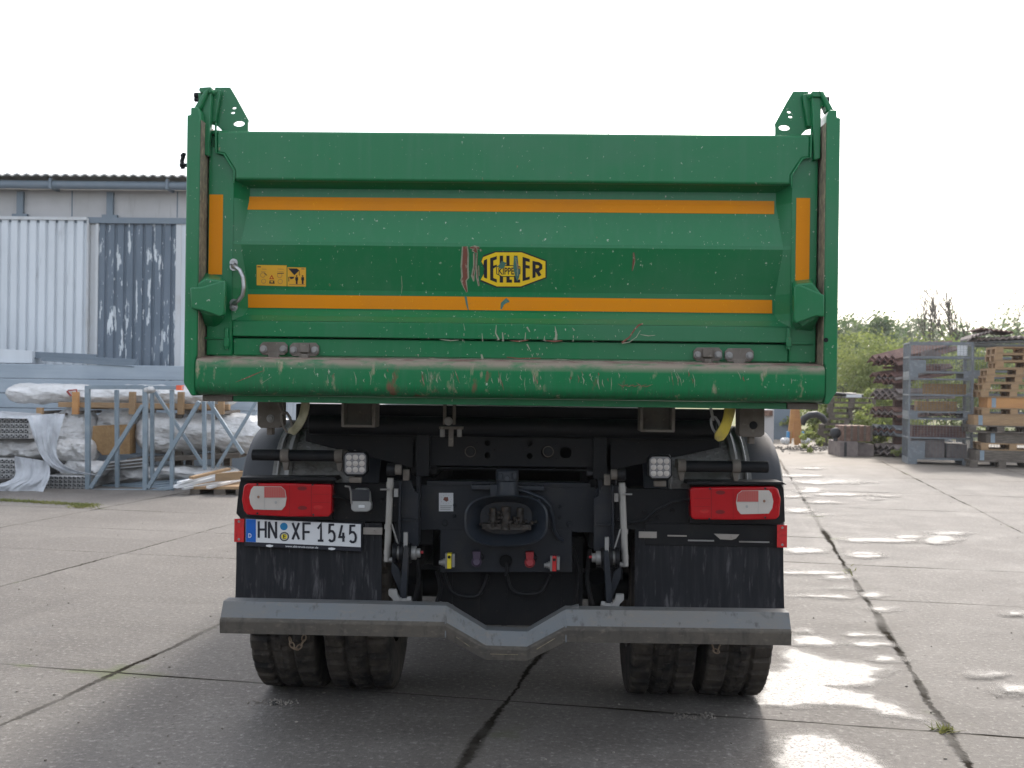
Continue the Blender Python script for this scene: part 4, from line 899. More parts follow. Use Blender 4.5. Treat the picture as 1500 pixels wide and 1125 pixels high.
# slabs differ a little from each other: step values along u and v
slab = math_('FRACT', math_('MULTIPLY', math_('SINE', math_('ADD', math_('MULTIPLY', math_('FLOOR', math_('DIVIDE', math_('SUBTRACT', U, ul[0]), 2.13)), 12.9898), math_('MULTIPLY', math_('FLOOR', math_('DIVIDE', math_('SUBTRACT', V, vl[0][0]), 4.45)), 78.233))), 43758.5))
big = nz_(.45, 6, loc=(1, 5, 0)); med = nz_(2.6, 7, rough=.7); stk = nz_(1.6, 5, vec=rot.outputs[0], st=(.35, 1.6, 1), loc=(2, 2, 0)); fine = nz_(85, 4, rough=.8); agg = nz_(34, 3, loc=(4, 4, 0), rough=.75)
c = mix_(slab, (.115, .102, .09), (.19, .172, .154))
c = mix_(mr_(big, .40, .60), c, (.105, .092, .081)); c = mix_(mr_(med, .48, .68, 0, .7), c, (.215, .198, .178)); c = mix_(mr_(stk, .48, .66, 0, .7), c, (.115, .102, .09))
c = mix_(mr_(med, .32, .44, .75, 0), c, (.09, .08, .07)); c = mix_(mr_(nz_(6.5, 6, loc=(9, 1, 0)), .60, .72, 0, .5), c, (.095, .085, .075))
c = mix_(mr_(fine, .42, .56, .0, .5), c, (.085, .075, .066)); c = mix_(mr_(agg, .56, .66, 0, .5), c, (.34, .32, .29)); c = mix_(mr_(agg, .35, .44, .55, 0), c, (.05, .045, .04))
tym = nz_(1.1, 3, vec=rot.outputs[0], st=(2.2, .16, 1), loc=(6, 1, 0)); c = mix_(mr_(tym, .56, .66, 0, .45), c, (.085, .076, .067))
mosk = nz_(9, 5, loc=(5, 5, 0)); c = mix_(math_('MULTIPLY', edge, mr_(mosk, .4, .7, 0, .7)), c, (.11, .098, .08)); c = mix_(math_('MULTIPLY', edge, mr_(nz_(1.7, 3, loc=(8, 8, 1)), .62, .7, 0, .8)), c, (.085, .10, .035))
c = mix_(crack, c, (.028, .024, .019))
# dusty far yard: earth colour past the slabs
far = mr_(math_('ADD', V, math_('MULTIPLY', big, 3.)), 21, 26); c = mix_(math_('MULTIPLY', far, .75), c, (.21, .175, .135))
damp = math_('MULTIPLY', mr_(nz_(.55, 6, loc=(12.3, 4.1, 0), rough=.65), .5, .62), mr_(U, .6, 2.2))
c = mix_(math_('MULTIPLY', damp, .35), c, (.075, .068, .06))
L.new(c, bs.inputs['Base Color'])
rg = math_('SUBTRACT', mr_(med, .3, .7, .62, .82), math_('MULTIPLY', damp, .08)); L.new(rg, bs.inputs['Roughness']); L.new(mr_(crack, 0, 1, .4, 0), bs.inputs['Specular IOR Level'])
hgt = math_('ADD', math_('ADD', math_('MULTIPLY', fine, .005), math_('MULTIPLY', agg, .006)), math_('ADD', math_('MULTIPLY', med, .006), math_('MULTIPLY', crack, -.015)))
bp = nd('ShaderNodeBump'); bp.inputs['Distance'].default_value = 1.0; bp.inputs['Strength'].default_value = .8; L.new(hgt, bp.inputs['Height']); L.new(bp.outputs[0], bs.inputs['Normal'])
g = MB(); g.add([(-60, -40, 0), (26, -40, 0), (26, 34, 0), (-60, 34, 0)], [(0,1,2,3)]); tag(g.build('concrete_yard', [gmt]), 'weathered concrete slab yard with dark joints', kind='structure')
soil = mat('soil', (.17, .15, .07), .9, layers=[((.12, .16, .045), .6, o1, .4, .6, .9), ((.26, .21, .13), 3, o1, .5, .7, .6)], bump=.03, bscale=5)
g = MB(); g.add([(-400, -200, -.012), (500, -200, -.012), (500, 900, -.012), (-400, 900, -.012)], [(0,1,2,3)]); tag(g.build('ground', [soil]), kind='structure')
# puddles: irregular films of water lying in the hollows
wat = bpy.data.materials.new('shallow_water'); wat.use_nodes = True
nt = wat.node_tree; N = nt.nodes; L = nt.links; b_ = N['Principled BSDF']; tcg = nd('ShaderNodeTexCoord').outputs['Object']
b_.inputs['IOR'].default_value = 1.5; b_.inputs['Specular IOR Level'].default_value = 1.0
n1 = nz_(70, 4, rough=.8); n2 = nz_(4, 5)
c = mix_(mr_(n1, .45, .65), (.07, .062, .055), (.15, .135, .12)); L.new(c, b_.inputs['Base Color']); L.new(mr_(math_('ADD', math_('MULTIPLY', n1, .5), math_('MULTIPLY', n2, .5)), .35, .65, .22, .46), b_.inputs['Roughness'])
ea = nd('ShaderNodeAttribute', attribute_name='depth').outputs['Fac']
dn = math_('ADD', ea, math_('ADD', math_('MULTIPLY', math_('SUBTRACT', n1, .5), .17), math_('MULTIPLY', math_('SUBTRACT', nz_(16, 5), .5), .10)))
al = math_('MULTIPLY', mr_(dn, -.004, .022), mr_(n1, .50, .60, 1., .15)); ad = math_('MULTIPLY', mr_(dn, -.07, -.005), .55)
tr_ = nd('ShaderNodeBsdfTransparent'); dp = nd('ShaderNodeBsdfPrincipled'); dp.inputs['Base Color'].default_value = (.06, .053, .046, 1); dp.inputs['Roughness'].default_value = .5
ms_ = nd('ShaderNodeMixShader'); L.new(ad, ms_.inputs[0]); L.new(tr_.outputs[0], ms_.inputs[1]); L.new(dp.outputs[0], ms_.inputs[2])
m2_ = nd('ShaderNodeMixShader'); L.new(al, m2_.inputs[0]); L.new(ms_.outputs[0], m2_.inputs[1]); L.new(b_.outputs[0], m2_.inputs[2]); L.new(m2_.outputs[0], N['Material Output'].inputs[0])
bp = nd('ShaderNodeBump'); bp.inputs['Distance'].default_value = .003; L.new(n1, bp.inputs['Height']); L.new(bp.outputs[0], b_.inputs['Normal'])
random.seed(3)
PZ = [.004]
def puddle(poly, amp=.05):
    PZ[0] += .0003; P_ = [gp(1100+x*.3956, 680+y*.3956, PZ[0]) for x, y in poly]; n = len(P_)
    dist = sum(p.y for p in P_)/n; c_ = .022 if dist < 7 else .05 if dist < 11 else .10; mg = .10 if dist < 7 else .2
    x0 = min(p.x for p in P_)-mg; x1 = max(p.x for p in P_)+mg; y0 = min(p.y for p in P_)-mg; y1 = max(p.y for p in P_)+mg
    nx, ny = int((x1-x0)/c_)+2, int((y1-y0)/c_)+2; D = []; V_ = []
    for b in range(ny):
        for a in range(nx):
            x, y = x0+a*c_, y0+b*c_; ins = False; dm = 9
            for k in range(n):
                p, q = P_[k], P_[(k+1) % n]
                if (p.y > y) != (q.y > y) and x < (q.x-p.x)*(y-p.y)/(q.y-p.y)+p.x: ins = not ins
                ex, ey = q.x-p.x, q.y-p.y; t_ = max(0, min(1, ((x-p.x)*ex+(y-p.y)*ey)/(ex*ex+ey*ey+1e-9))); dm = min(dm, math.hypot(x-p.x-t_*ex, y-p.y-t_*ey))
            q = Vector((x*4, y*3, 1.7)); s_ = (dm if ins else -dm)/(1 if dist < 7 else 1+.14*(dist-7)) + .055*noise.noise(q)+.035*noise.noise(q*3)+.015*noise.noise(q*8)
            D.append(s_); V_.append((x, y, PZ[0]))
    fs = []
    for b in range(ny-1):
        for a in range(nx-1):
            f = (b*nx+a, b*nx+a+1, (b+1)*nx+a+1, (b+1)*nx+a)
            if max(D[k] for k in f) > -.085: fs.append(f)
    m = MB(); m.add(V_, fs); o = m.build('puddle', [wat], smooth=False); tag(o, kind='structure'); at_ = o.data.attributes.new('depth', 'FLOAT', 'POINT')
    for k in range(len(D)): at_.data[k].value = D[k]
    bm_ = bmesh.new(); bm_.from_mesh(o.data); bmesh.ops.delete(bm_, geom=[v for v in bm_.verts if not v.link_faces], context='VERTS'); bm_.to_mesh(o.data); bm_.free()
def ell(cx, cy, rx, ry, n=14): return [(cx+rx*math.cos(2*math.pi*i/n), cy+ry*math.sin(2*math.pi*i/n)*(1-.25*math.cos(2*math.pi*i/n))) for i in range(n)]
puddle([(40,885),(60,800),(70,770),(150,735),(120,700),(150,682),(300,718),(430,735),(540,757),(450,785),(470,800),(400,818),(290,822),(430,855),(520,885),(612,940),(500,926),(380,890),(200,888)])
puddle([(150,650),(180,632),(260,640),(330,662),(300,672),(170,668)], .03)
puddle([(92,1040),(150,1005),(230,990),(290,1010),(370,1040),(430,1062),(492,1125),(520,1180),(480,1260),(300,1280),(150,1220),(110,1120)])
for e in ((490,721,50,9),(445,666,68,11),(415,631,55,4),(448,484,33,6),(488,534,42,7),(330,459,36,3),(240,488,110,4),(220,402,100,5),(310,418,46,6),(195,320,62,9),(415,331,50,8),(420,340,60,4),(480,280,130,8),(590,268,60,6),(700,276,52,15),(745,254,62,7),(175,170,38,7),(225,95,45,8),(300,65,125,7),(350,62,70,4),(330,112,75,4),(190,42,58,4),(262,186,20,4),(270,140,40,4),(460,127,22,3),(500,116,30,3),(880,775,48,8),(978,831,62,15),(980,552,30,6),(200,616,16,5),(170,119,40,3),(220,14,25,3)):
    puddle(ell(*e), .035 if e[1] < 300 else .03)

# ================================================================== BACKGROUND materials
wallm = mat('cladding_grey_white', (.58, .61, .64), .55, layers=[((.36, .38, .40), 1.2, (1,1,.3), .45, .75, .5), ((.26, .27, .28), 9, (1,1,.15), .62, .75, .4)])
band = mat('concrete_band', (.46, .45, .45), .8, layers=[((.33, .32, .31), .9, o1, .4, .7, .7), ((.27, .25, .24), 3, (3,1,.3), .6, .75, .5)], bump=.002, bscale=30)
bluegrey = mat('blue_grey_paint', (.15, .185, .22), .55, layers=[((.19, .22, .25), 5, (1,1,.4), .5, .75, .6)])
peel = mat('peeling_blue_grey_paint', (.11, .14, .175), .6, layers=[((.15, .18, .22), 1.4, (1,1,.6), .4, .65, .8), ((.5, .53, .55), 5, (1.7,1,.28), .60, .615, 1.0), ((.6, .63, .65), 13, (1.3,1,.3), .645, .66, .9), ((.6, .63, .65), 2.6, (2.2,1,.4), .635, .645, .95)])
frame_m = mat('door_frame_white', (.50, .51, .52), .6, layers=[((.36, .33, .3), 4, (1,1,.5), .55, .75, .5)])
roofm = mat('fibre_cement', (.5, .49, .47), .85, layers=[((.35, .34, .33), 3, o1, .45, .7, .6)])
dark = mat('dark_gap', (.02, .022, .025), .8)
galv = mat('grey_blue_steel', (.21, .26, .30), .45, .3, layers=[((.33, .37, .40), 6, o1, .5, .7, .5), ((.14, .17, .19), 18, o1, .55, .7, .5)])
film = mat('white_wrapping_film', (.74, .73, .72), .32, layers=[((.48, .46, .43), 3, o1, .45, .7, .6), ((.74, .74, .75), 8, (1,1,2), .5, .7, .6)], coat=.4, bump=.10, bscale=5, bstretch=(1.2,1,2.5), thin=.2)
film2 = mat('clear_film', (.55, .57, .60), .2, layers=[((.40, .41, .44), 5, o1, .45, .65, .6)], coat=.6, bump=.03, bscale=9, thin=.3)
wood = mat('pallet_wood', (.30, .19, .10), .8, layers=[((.21, .14, .08), 5, (.4,1,2), .4, .7, .8), ((.40, .27, .15), 20, (.3,1,4), .5, .7, .5)], bump=.002, bscale=40)
wood_or = mat('orange_wood', (.46, .235, .085), .7, layers=[((.36, .17, .07), 4, (.4,1,3), .4, .7, .8)])
wood_gr = mat('weathered_wood', (.10, .082, .066), .85, layers=[((.09, .075, .06), 5, (.4,1,2), .4, .7, .8), ((.25, .21, .17), 15, (.3,1,4), .5, .7, .6)], bump=.002, bscale=40)
osb = mat('brown_board', (.29, .175, .075), .8, layers=[((.21, .12, .05), 12, o1, .4, .65, .8), ((.37, .24, .12), 30, o1, .55, .7, .7)])
panelm = mat('sandwich_panel', (.27, .32, .37), .4, layers=[((.36, .41, .46), .5, (1,1,2), .4, .6, .8), ((.22, .26, .30), 2, (.3,1,8), .5, .7, .4)], coat=.2)
alup = mat('profile_ends', (.45, .45, .45), .5, .3)
rust = mat('rusty_brown_sheet', (.085, .038, .032), .75, layers=[((.20, .11, .08), 5, o1, .4, .7, .8), ((.07, .04, .035), 12, o1, .5, .7, .7)])
greys = mat('grey_brown_sheet', (.20, .165, .15), .75, layers=[((.11, .085, .08), 6, o1, .4, .7, .8)])
boxm = mat('grey_box_steel', (.15, .165, .178), .6, .2, layers=[((.17, .15, .13), 4, o1, .5, .75, .6), ((.32, .33, .34), 12, o1, .55, .7, .5)])
paper = mat('paper_tag', (.62, .63, .64), .7)
blk = mat('black_plastic', (.02, .02, .022), .5)
bluep = mat('blue_plastic', (.05, .22, .42), .5)
brick = mat('red_brown_crate', (.13, .07, .05), .8, layers=[((.28, .18, .13), 8, o1, .45, .65, .7)])

# ================================================================== HALL on the left
Yw = 18.6
H = empty('storage_hall', (-14, Yw, 0)); tag(H, 'grey-white corrugated storage hall with sliding doors behind the wrapped materials', 'building')
def X_(px, py=450, Y=Yw): return at(px, py, Y).x
def Z_(py, px=130, Y=Yw): return at(px, py+(2.5 if py < 280 else 0), Y).z
XR, XL = X_(400)+.6, -34
zg = Z_(318); ze = Z_(264)
m = MB(); m.box(XL, Yw+.25, 0, XR, Yw+12, ze-.1); 
m.build('wall', [band], H)
m = MB(); m.box(XL, Yw+.10, zg, XR, Yw+.249, ze-.12); m.build('wall_band', [band], H)
for px in (100, 255, 370):
    m = MB(); m.box(X_(px)-.012, Yw+.098, zg+.02, X_(px)+.012, Yw+.12, ze-.14); m.build('panel_joint', [bluegrey], H)
px = 25.5
xs = [X_(25.5)+k*(X_(157.5)-X_(25.5)) for k in range(-9, 3)]
for x in xs: m = MB(); m.box(x-.055, Yw+.03, zg, x+.055, Yw+.099, Z_(278)); m.box(x-.13, Yw+.02, zg, x+.13, Yw+.098, zg+.05); m.build('wall_post', [bluegrey], H)
m = MB(); m.box(XL, Yw+.0, zg-.10, XR, Yw+.099, zg-.001); m.build('door_rail', [bluegrey], H)
m = MB(); m.tube((XL, Yw-.16, Z_(271)), (XR, Yw-.16, Z_(271)), .072, 0, 18); 
for k in range(14): m.box(XR-2.0*k-.4, Yw-.25, Z_(277.5), XR-2.0*k-.36, Yw+.1, Z_(264)+.02)
m.build('gutter', [bluegrey], H)
m = MB(); pitch = .166; n = int((XR-XL)/pitch); vs = []
for k in range(n*6+1):
    x = XL+k*pitch/6; z = Z_(264)+.05+.018*math.cos(2*math.pi*k/6)
    vs += [(x, Yw-.30, z), (x, Yw+7, z+1.0)]
m.add(vs, [(2*k, 2*k+2, 2*k+3, 2*k+1) for k in range(n*6)]); r_ = m.build('roof', [roofm], H); s_ = r_.modifiers.new('s', 'SOLIDIFY'); s_.thickness = .02
m = MB(); m.box(XL, Yw-.12, Z_(264)-.06, XR, Yw+.2, Z_(264)-.0); m.build('eaves_board', [dark], H)
def corr(name, x0, x1, z0, z1, y, pitch, dep, matl, H):
    m = MB(); vs = []; k = 0; x = x0; pts = []
    while x < x1:
        pts += [(x, y), (x+pitch*.62, y), (x+pitch*.72, y+dep), (x+pitch*.9, y+dep)]; x += pitch
    pts = [p for p in pts if p[0] <= x1]+[(x1, y)]
    for a, b in pts: vs += [(a, b, z0), (a, b, z1)]
    m.add(vs, [(2*i, 2*i+2, 2*i+3, 2*i+1) for i in range(len(pts)-1)]); o = m.build(name, [matl], H, ang=20); return o
pt = (X_(250)-X_(143))/7.75
d1 = corr('sliding_door', X_(127)-7.2, X_(126.5), .1, Z_(323), Yw-.02, pt, .04, wallm, H); tag(d1, 'pale grey corrugated sliding door')
m = MB(); m.box(X_(127)-7.2, Yw-.05, Z_(323), X_(127), Yw+.0, Z_(318.5)); m.build('door_head', [frame_m], H)
m = MB(); m.box(X_(127), Yw-.03, .1, X_(129), Yw+.05, Z_(320)); m.box(X_(129.1), Yw+.06, .1, X_(138), Yw+.12, Z_(320)); m.build('door_jamb', [frame_m], H)
m = MB(); m.box(X_(138), Yw+.02, .1, X_(142), Yw+.09, Z_(322)); m.box(X_(142), Yw+.02, Z_(325.5), X_(256), Yw+.09, Z_(321)); m.box(X_(256), Yw+.02, .1, X_(264), Yw+.09, Z_(321)); m.build('door_frame', [frame_m], H)
d2 = corr('sliding_door', X_(142), X_(256), .1, Z_(325.5), Yw+.045, pt, .03, peel, H); tag(d2, 'blue-grey corrugated sliding door with peeling white patches')
corr('wall_cladding', X_(264), XR, .1, Z_(320), Yw+.03, .11, .02, wallm, H); corr('wall_cladding', XL, X_(127)-7.25, .1, Z_(320), Yw+.03, .2, .03, wallm, H)

# ================================================================== LEFT STORAGE
def lump(mb, c, L_, ry, rz, seed, mi=0, tap=(.25,.25), amp=.12, nx=40, nr=28, ax=None, sq=1.0, fr=1.6):
    c = Vector(c); ax = Vector(ax or (1,0,0)).normalized(); y = Vector((0,0,1)).cross(ax).normalized(); z = ax.cross(y); vs = []
    for i in range(nx+1):
        t = i/nx; e = 1
        if t < tap[0]: e = math.sqrt(max(0, 1-(1-t/tap[0])**2))
        if t > 1-tap[1]: e = min(e, math.sqrt(max(0, 1-((t-1+tap[1])/tap[1])**2)))
        e = max(e, .02)
        for k in range(nr):
            a = 2*math.pi*k/nr; ca, sa = math.cos(a), math.sin(a); ca = math.copysign(abs(ca)**sq, ca); sa = math.copysign(abs(sa)**sq, sa)
            p = c+ax*(t-.5)*L_; q = Vector((p.x*fr+seed, ca*1.1, sa*1.1+t*3)); d = 1+amp*noise.noise(q*1.0)+amp*.6*noise.noise(q*3)+amp*.35*abs(noise.noise(Vector((a*4, t*6, seed))))
            vs.append(p+y*ca*ry*e*d+z*sa*rz*e*d)
    return mb.add(vs, [(i*nr+k, i*nr+(k+1) % nr, (i+1)*nr+(k+1) % nr, (i+1)*nr+k) for i in range(nx) for k in range(nr)]+[tuple(range(nr-1,-1,-1)), tuple(range(nx*nr, nx*nr+nr))], mi)
def thing(name, label, cat, p, group=None): t = empty(name, (p[0], p[1], 0)); tag(t, label, cat, group); return t
# stack of sandwich panels
Ys = 17.4; t = thing('panel_stack', 'tall stack of smooth blue-grey sandwich panels in front of the hall doors', 'panels', (X_(100,600,Ys), Ys))
x0, x1 = X_(-260,600,Ys), X_(372,600,Ys); zt_ = at(0,532,Ys).z; zt2 = at(265,541,Ys).z; n = 7
for k in range(n):
    za, zb_ = .12+(zt_-.12)*k/n, .12+(zt_-.12)*(k+1)/n-.008
    m = MB(); m.box(x0+random.uniform(0,.06), Ys+random.uniform(0,.012), za, min(x1, x1-.0)+random.uniform(-.05,.05), Ys+.95, zb_); m.build('sandwich_panel', [panelm], t, bevel=.006)
for xx in (x0+1, (x0+x1)/2, x1-.6): m = MB(); m.box(xx, Ys+.05, 0, xx+.12, Ys+.9, .119); m.build('bearer', [wood], t)
m = MB(); Y2 = Ys+.15; m.prism([at(-60,508,Y2), at(47,514,Y2), at(47,532,Y2), at(-60,531,Y2)], (0,.5,0)); o = m.build('white_panel_bundle', [wallm], bevel=.004); tag(o, 'short pale panel bundle lying at the left end of the panel stack', 'panels')
for i, (xa, ya, xb2, yb2, h_) in enumerate(((47,515,140,519,9), (76,520,200,526,9), (60,523,196,532,5))):
    m = MB(); Y2 = Ys+.02+.12*(2-i); m.prism([at(xa,ya,Y2), at(xb2,yb2,Y2), at(xb2,yb2+h_,Y2), at(xa,ya+h_,Y2)], (0,.10,0)); m.prism([at(xa,ya+h_-1,Y2-.03), at(xb2,yb2+h_-1,Y2-.03), at(xb2,yb2+h_+.6,Y2-.03), at(xa,ya+h_+.6,Y2-.03)], (0,.03,0))
    o = m.build('steel_profile', [bluegrey], bevel=.003); tag(o, ['upper left dark grey steel profile on top of the panel stack', 'long dark grey steel profile reaching furthest right on the panel stack', 'lowest front grey steel profile lying along the edge of the panel stack'][i], 'steel profile', 'profiles lying on the panel stack')
# wrapped roll on a timber cradle
Yr = 16.2; t = thing('timber_cradle', 'orange-brown timber cradle with upright posts carrying the long wrapped bundle', 'timber frame', (X_(200,600,Yr), Yr))
for (xa, xb2, ya, yb2, yy) in ((85,335,589,600,Yr-.25), (100,335,593,602,Yr+.45)):
    m = MB(); a, b = at(xa,ya,yy), at(xb2,yb2,yy); m.box(a.x, yy, b.z, b.x, yy+.10, at(xa,ya,yy).z); m.build('beam', [wood], t, bevel=.004)
for px in (60, 112, 195, 266, 325):
    m = MB(); a = at(px,574,Yr-.27); b = at(px,607,Yr-.27); m.box(a.x-.045, Yr-.32, b.z, a.x+.045, Yr-.255, a.z if px > 70 else b.z+.1); m.build('post', [wood_or if px in (112,) else wood], t, bevel=.003)
    m = MB(); m.box(a.x-.04, Yr-.25, at(px,606,Yr).z, a.x+.04, Yr+.6, at(px,601.5,Yr).z); m.build('cross_beam', [wood_gr], t)
for px in (95, 265, 322):
    m = MB(); a = at(px,602,Yr); m.box(a.x-.05, Yr-.1, 0, a.x+.05, Yr+.0, a.z-.03); m.box(a.x-.05, Yr+.4, 0, a.x+.05, Yr+.5, a.z-.03); m.build('leg', [wood_gr], t)
m = MB(); a = at(8,579,Yr); b = at(345,584,Yr); lump(m, ((a.x+b.x)/2, Yr+.12, at(130,578,Yr).z), b.x-a.x, .28, .145, 3, amp=.22, tap=(.04,.04), nx=90, fr=2.2); tag(m.build('wrapped_bundle', [film], ang=60), 'long bundle wrapped in white film lying on top of the timber cradle', 'wrapped goods', 'goods wrapped in film')
m = MB(); a = at(100,572,Yr-.2); m.path([a, at(112,571,Yr-.28), at(113,580,Yr-.3)], .012); m.path([at(98,573,Yr-.2), at(104,580,Yr-.2)], .015); tag(m.build('ratchet_strap', [mat('red_strap', (.28,.03,.02), .6)]), 'dark red tie strap around the wrapped bundle above the timber post', 'strap')
# big wrapped rolls below
Yq2 = 16.0
for i, (xa, xb2, ya, yb2, sd, lab, sqv) in enumerate(((62,135,598,690,5,'bulging white film-wrapped bale directly left of the brown board',.8), (188,420,606,668,9,'large rounded white film-wrapped roll behind the middle of the steel frame',.85), (128,192,600,636,12,'crumpled white film-wrapped pack above the brown board',.8))):
    a, b = at(xa,ya,Yq2), at(xb2,yb2,Yq2); m = MB(); lump(m, ((a.x+b.x)/2, Yq2+.35+(.25 if i == 2 else 0), (a.z+b.z)/2), b.x-a.x, .42, (a.z-b.z)/2*1.0, sd, amp=.2, tap=(.14 if i != 0 else .3, .1 if i != 0 else .5), nx=60, sq=sqv)
    tag(m.build('wrapped_roll', [film], ang=60), lab, 'wrapped goods', 'goods wrapped in film')
m = MB(); m.prism([at(136,624,15.9), at(190,622,15.9), at(190,665,15.9), at(150,667,15.9), at(134,650,15.9)], (0,.25,0)); tag(m.build('chipboard_panel', [osb], bevel=.004), 'brown chipboard panel standing between white wrapped bales', 'board')
m = MB(); m.prism([at(186,672,15.8), at(350,664,15.8), at(350,671,15.8), at(186,678,15.8)], (0,.6,0)); tag(m.build('timber_beam', [wood_gr], bevel=.004), 'dark timber beam lying under the large wrapped roll', 'timber')
m = MB()
for k in range(5): m.prism([at(128,681+k*2.2,15.6), at(210,672+k*2.4,15.6), at(210,673.5+k*2.4,15.6), at(128,682.5+k*2.2,15.6)], (0,.5,0), k % 2)
tag(m.build('sheet_pile', [alup, wood_gr], bevel=.002), 'thin pile of pale and brown flat sheets behind the left bay of the steel frame', 'sheets')
# aluminium profile bundles (end lattices)
def prof_bundle(x0, x1, y0, y1, Y, lab, nx, ny, dep=3.0):
    a, b = at(x0,y0,Y), at(x1,y1,Y); t = thing('profile_bundle', lab, 'profiles', (a.x, Y), 'bundles of hollow profiles'); m = MB(); m.box(a.x, Y+.02, b.z, b.x, Y+dep, a.z); m.build('profile_pack', [film], t, bevel=.01)
    wx, wz = (b.x-a.x)/nx, (a.z-b.z)/ny; m = MB()
    for i in range(nx):
        for j in range(ny):
            X0, Z0 = a.x+i*wx, b.z+j*wz; th = .0055
            m.box(X0+wx*.1, Y, Z0+wz*.1, X0+wx*.9, Y+.0195, Z0+wz*.9, 0)
            m.box(X0+wx*.16, Y-.004, Z0+wz*.52, X0+wx*.52, Y-.0005, Z0+wz*.86, 1); m.box(X0+wx*.60, Y-.004, Z0+wz*.14, X0+wx*.86, Y-.0005, Z0+wz*.62, 1); m.box(X0+wx*.16, Y-.0045, Z0+wz*.14, X0+wx*.5, Y-.0008, Z0+wz*.36, 1)
    m.build('profile_ends', [alup, dark], t)
prof_bundle(-46, 42, 612, 643, 15.2, 'upper bundle of white hollow profiles with lattice ends at the left edge', 13, 4)
prof_bundle(-60, 28, 671, 702, 15.2, 'lower bundle of white hollow profiles with lattice ends at the left edge', 13, 4)
prof_bundle(66, 125, 697, 719, 15.3, 'low bundle of hollow profiles beside the foot of the steel frame', 9, 4)
m = MB(); a, b = at(-60,644,15.5), at(62,670,15.5); lump(m, ((a.x+b.x)/2, 16.2, (a.z+b.z)/2), b.x-a.x, .8, (a.z-b.z)/2*1.2, 21, amp=.15, tap=(.05,.1), nx=40, sq=.6); tag(m.build('wrapped_pack', [film], ang=60), 'white wrapped pack squeezed between the two profile bundles at the left edge', 'wrapped goods', 'goods wrapped in film')
# plastic film draped over them: a crumpled sheet hanging down
def drape(rows, Y, lab, matl=film2, name='plastic_sheet'):
    m = MB(); vs = []; nr, nc = len(rows), 26
    for j, (pl, pr, yo) in enumerate(rows):
        for i in range(nc):
            t_ = i/(nc-1); x = pl[0]+(pr[0]-pl[0])*t_; y = pl[1]+(pr[1]-pl[1])*t_; q = Vector((x*.06, y*.05, 4.2)); o = .10*noise.noise(q*1.3)+.07*abs(noise.noise(q*3.1))
            vs.append(at(x, y, Y+yo-o))
    m.add(vs, [(j*nc+i, (j+1)*nc+i, (j+1)*nc+i+1, j*nc+i+1) for j in range(nr-1) for i in range(nc-1)]); o = m.build(name, [matl], ang=60, fixn=False)
    s_ = o.modifiers.new('s', 'SUBSURF'); s_.levels = 1; s_.render_levels = 2; s2 = o.modifiers.new('t', 'SOLIDIFY'); s2.thickness = .004
    tag(o, lab, 'plastic sheet', 'loose plastic sheets'); return o
drape([((38,609),(96,606),.0), ((42,616),(90,622),-.1), ((45,626),(86,640),-.15), ((49,640),(82,652),-.15), ((54,655),(82,668),-.18), ((62,672),(90,680),-.2), ((74,684),(106,690),-.2), ((90,692),(150,697),-.2)], 15.1, 'translucent sheet falling in a fold over the upper profile bundle')
drape([((-30,600),(62,606),.3), ((-30,608),(58,611),-.02), ((-30,611),(52,614),-.06)], 15.2, 'translucent sheet lying flat across the top of the profile bundles')
drape([((20,668),(72,676),-.08), ((24,690),(74,692),-.14), ((22,704),(72,703),-.2), ((-20,712),(66,712),-.24), ((-30,722),(62,723),-.26), ((-30,731),(58,730),-.3)], 15.1, 'crumpled translucent sheet bunched on the ground below the profile bundles')
# low wrapped bundles between the frames
for i, (xa, xb2, ya, yb2, YY, sd) in enumerate(((72,130,645,678,15.6,31), (150,345,682,706,15.8,33), (84,150,676,700,15.5,37))):
    a, b = at(xa,ya,YY), at(xb2,yb2,YY); m = MB(); lump(m, ((a.x+b.x)/2, YY+.2, (a.z+b.z)/2), b.x-a.x, .3, (a.z-b.z)/2, sd, amp=.3, tap=(.25,.12), nx=50)
    tag(m.build('wrapped_roll', [film], ang=60), ['small white wrapped pack left of the frame, below the bulging bale', 'long low wrapped bundle seen through the lower part of the steel frame', 'crumpled white film pack at the lower left foot of the steel frame'][i], 'wrapped goods', 'goods wrapped in film')
for i in range(4):
    YY = 15.75; m = MB(); a = at(150, 712+i*2.5, YY-.05*i); b = at(345, 698+i*4, YY-.05*i); m.path([a, b], .02+.005*(i % 2), n=6); tag(m.build('steel_rod', [galv]), ['topmost', 'second', 'third', 'lowest'][i]+' grey steel bar lying behind the foot of the steel frame', 'steel bar', 'bars behind the steel frame')
# steel lattice frame (gate-like truss)
Yf = 15.25; t = thing('lattice_truss', 'blue-grey welded steel lattice frame standing in front of the wrapped goods', 'steel frame', (X_(200,700,Yf), Yf))
def bar_(name, a, b, w_=.06, Ya=Yf, Yb2=None, matl=galv):
    Yb2 = Yb2 or Ya; A_, B_ = at(*a, Ya), at(*b, Yb2); d = (B_-A_).normalized(); sx = Vector((0,1,0)); sx = (sx-d*sx.dot(d)).normalized(); sz = d.cross(sx); h = w_/2; vs = []
    for p in (A_, B_): vs += [p-sx*h-sz*h, p+sx*h-sz*h, p+sx*h+sz*h, p-sx*h+sz*h]
    m = MB(); m.add(vs, [(0,1,2,3), (7,6,5,4), (0,4,5,1), (1,5,6,2), (2,6,7,3), (3,7,4,0)]); return m.build(name, [matl], t, bevel=.004)
Yg = Yf+.30
bar_('post', (128.5,565), (129,722), .065); bar_('post', (213,565), (213,722), .065)
bar_('top_rail', (131,567), (210,567), .06); bar_('top_rail', (216,567.5), (268,568), .055)
bar_('bottom_rail', (131,719), (210,719), .05); bar_('bottom_rail', (215,720), (255,714), .045)
bar_('brace', (133,715), (209,594), .055, Yf-.02); bar_('brace', (217,715), (292,588), .055, Yf-.02)
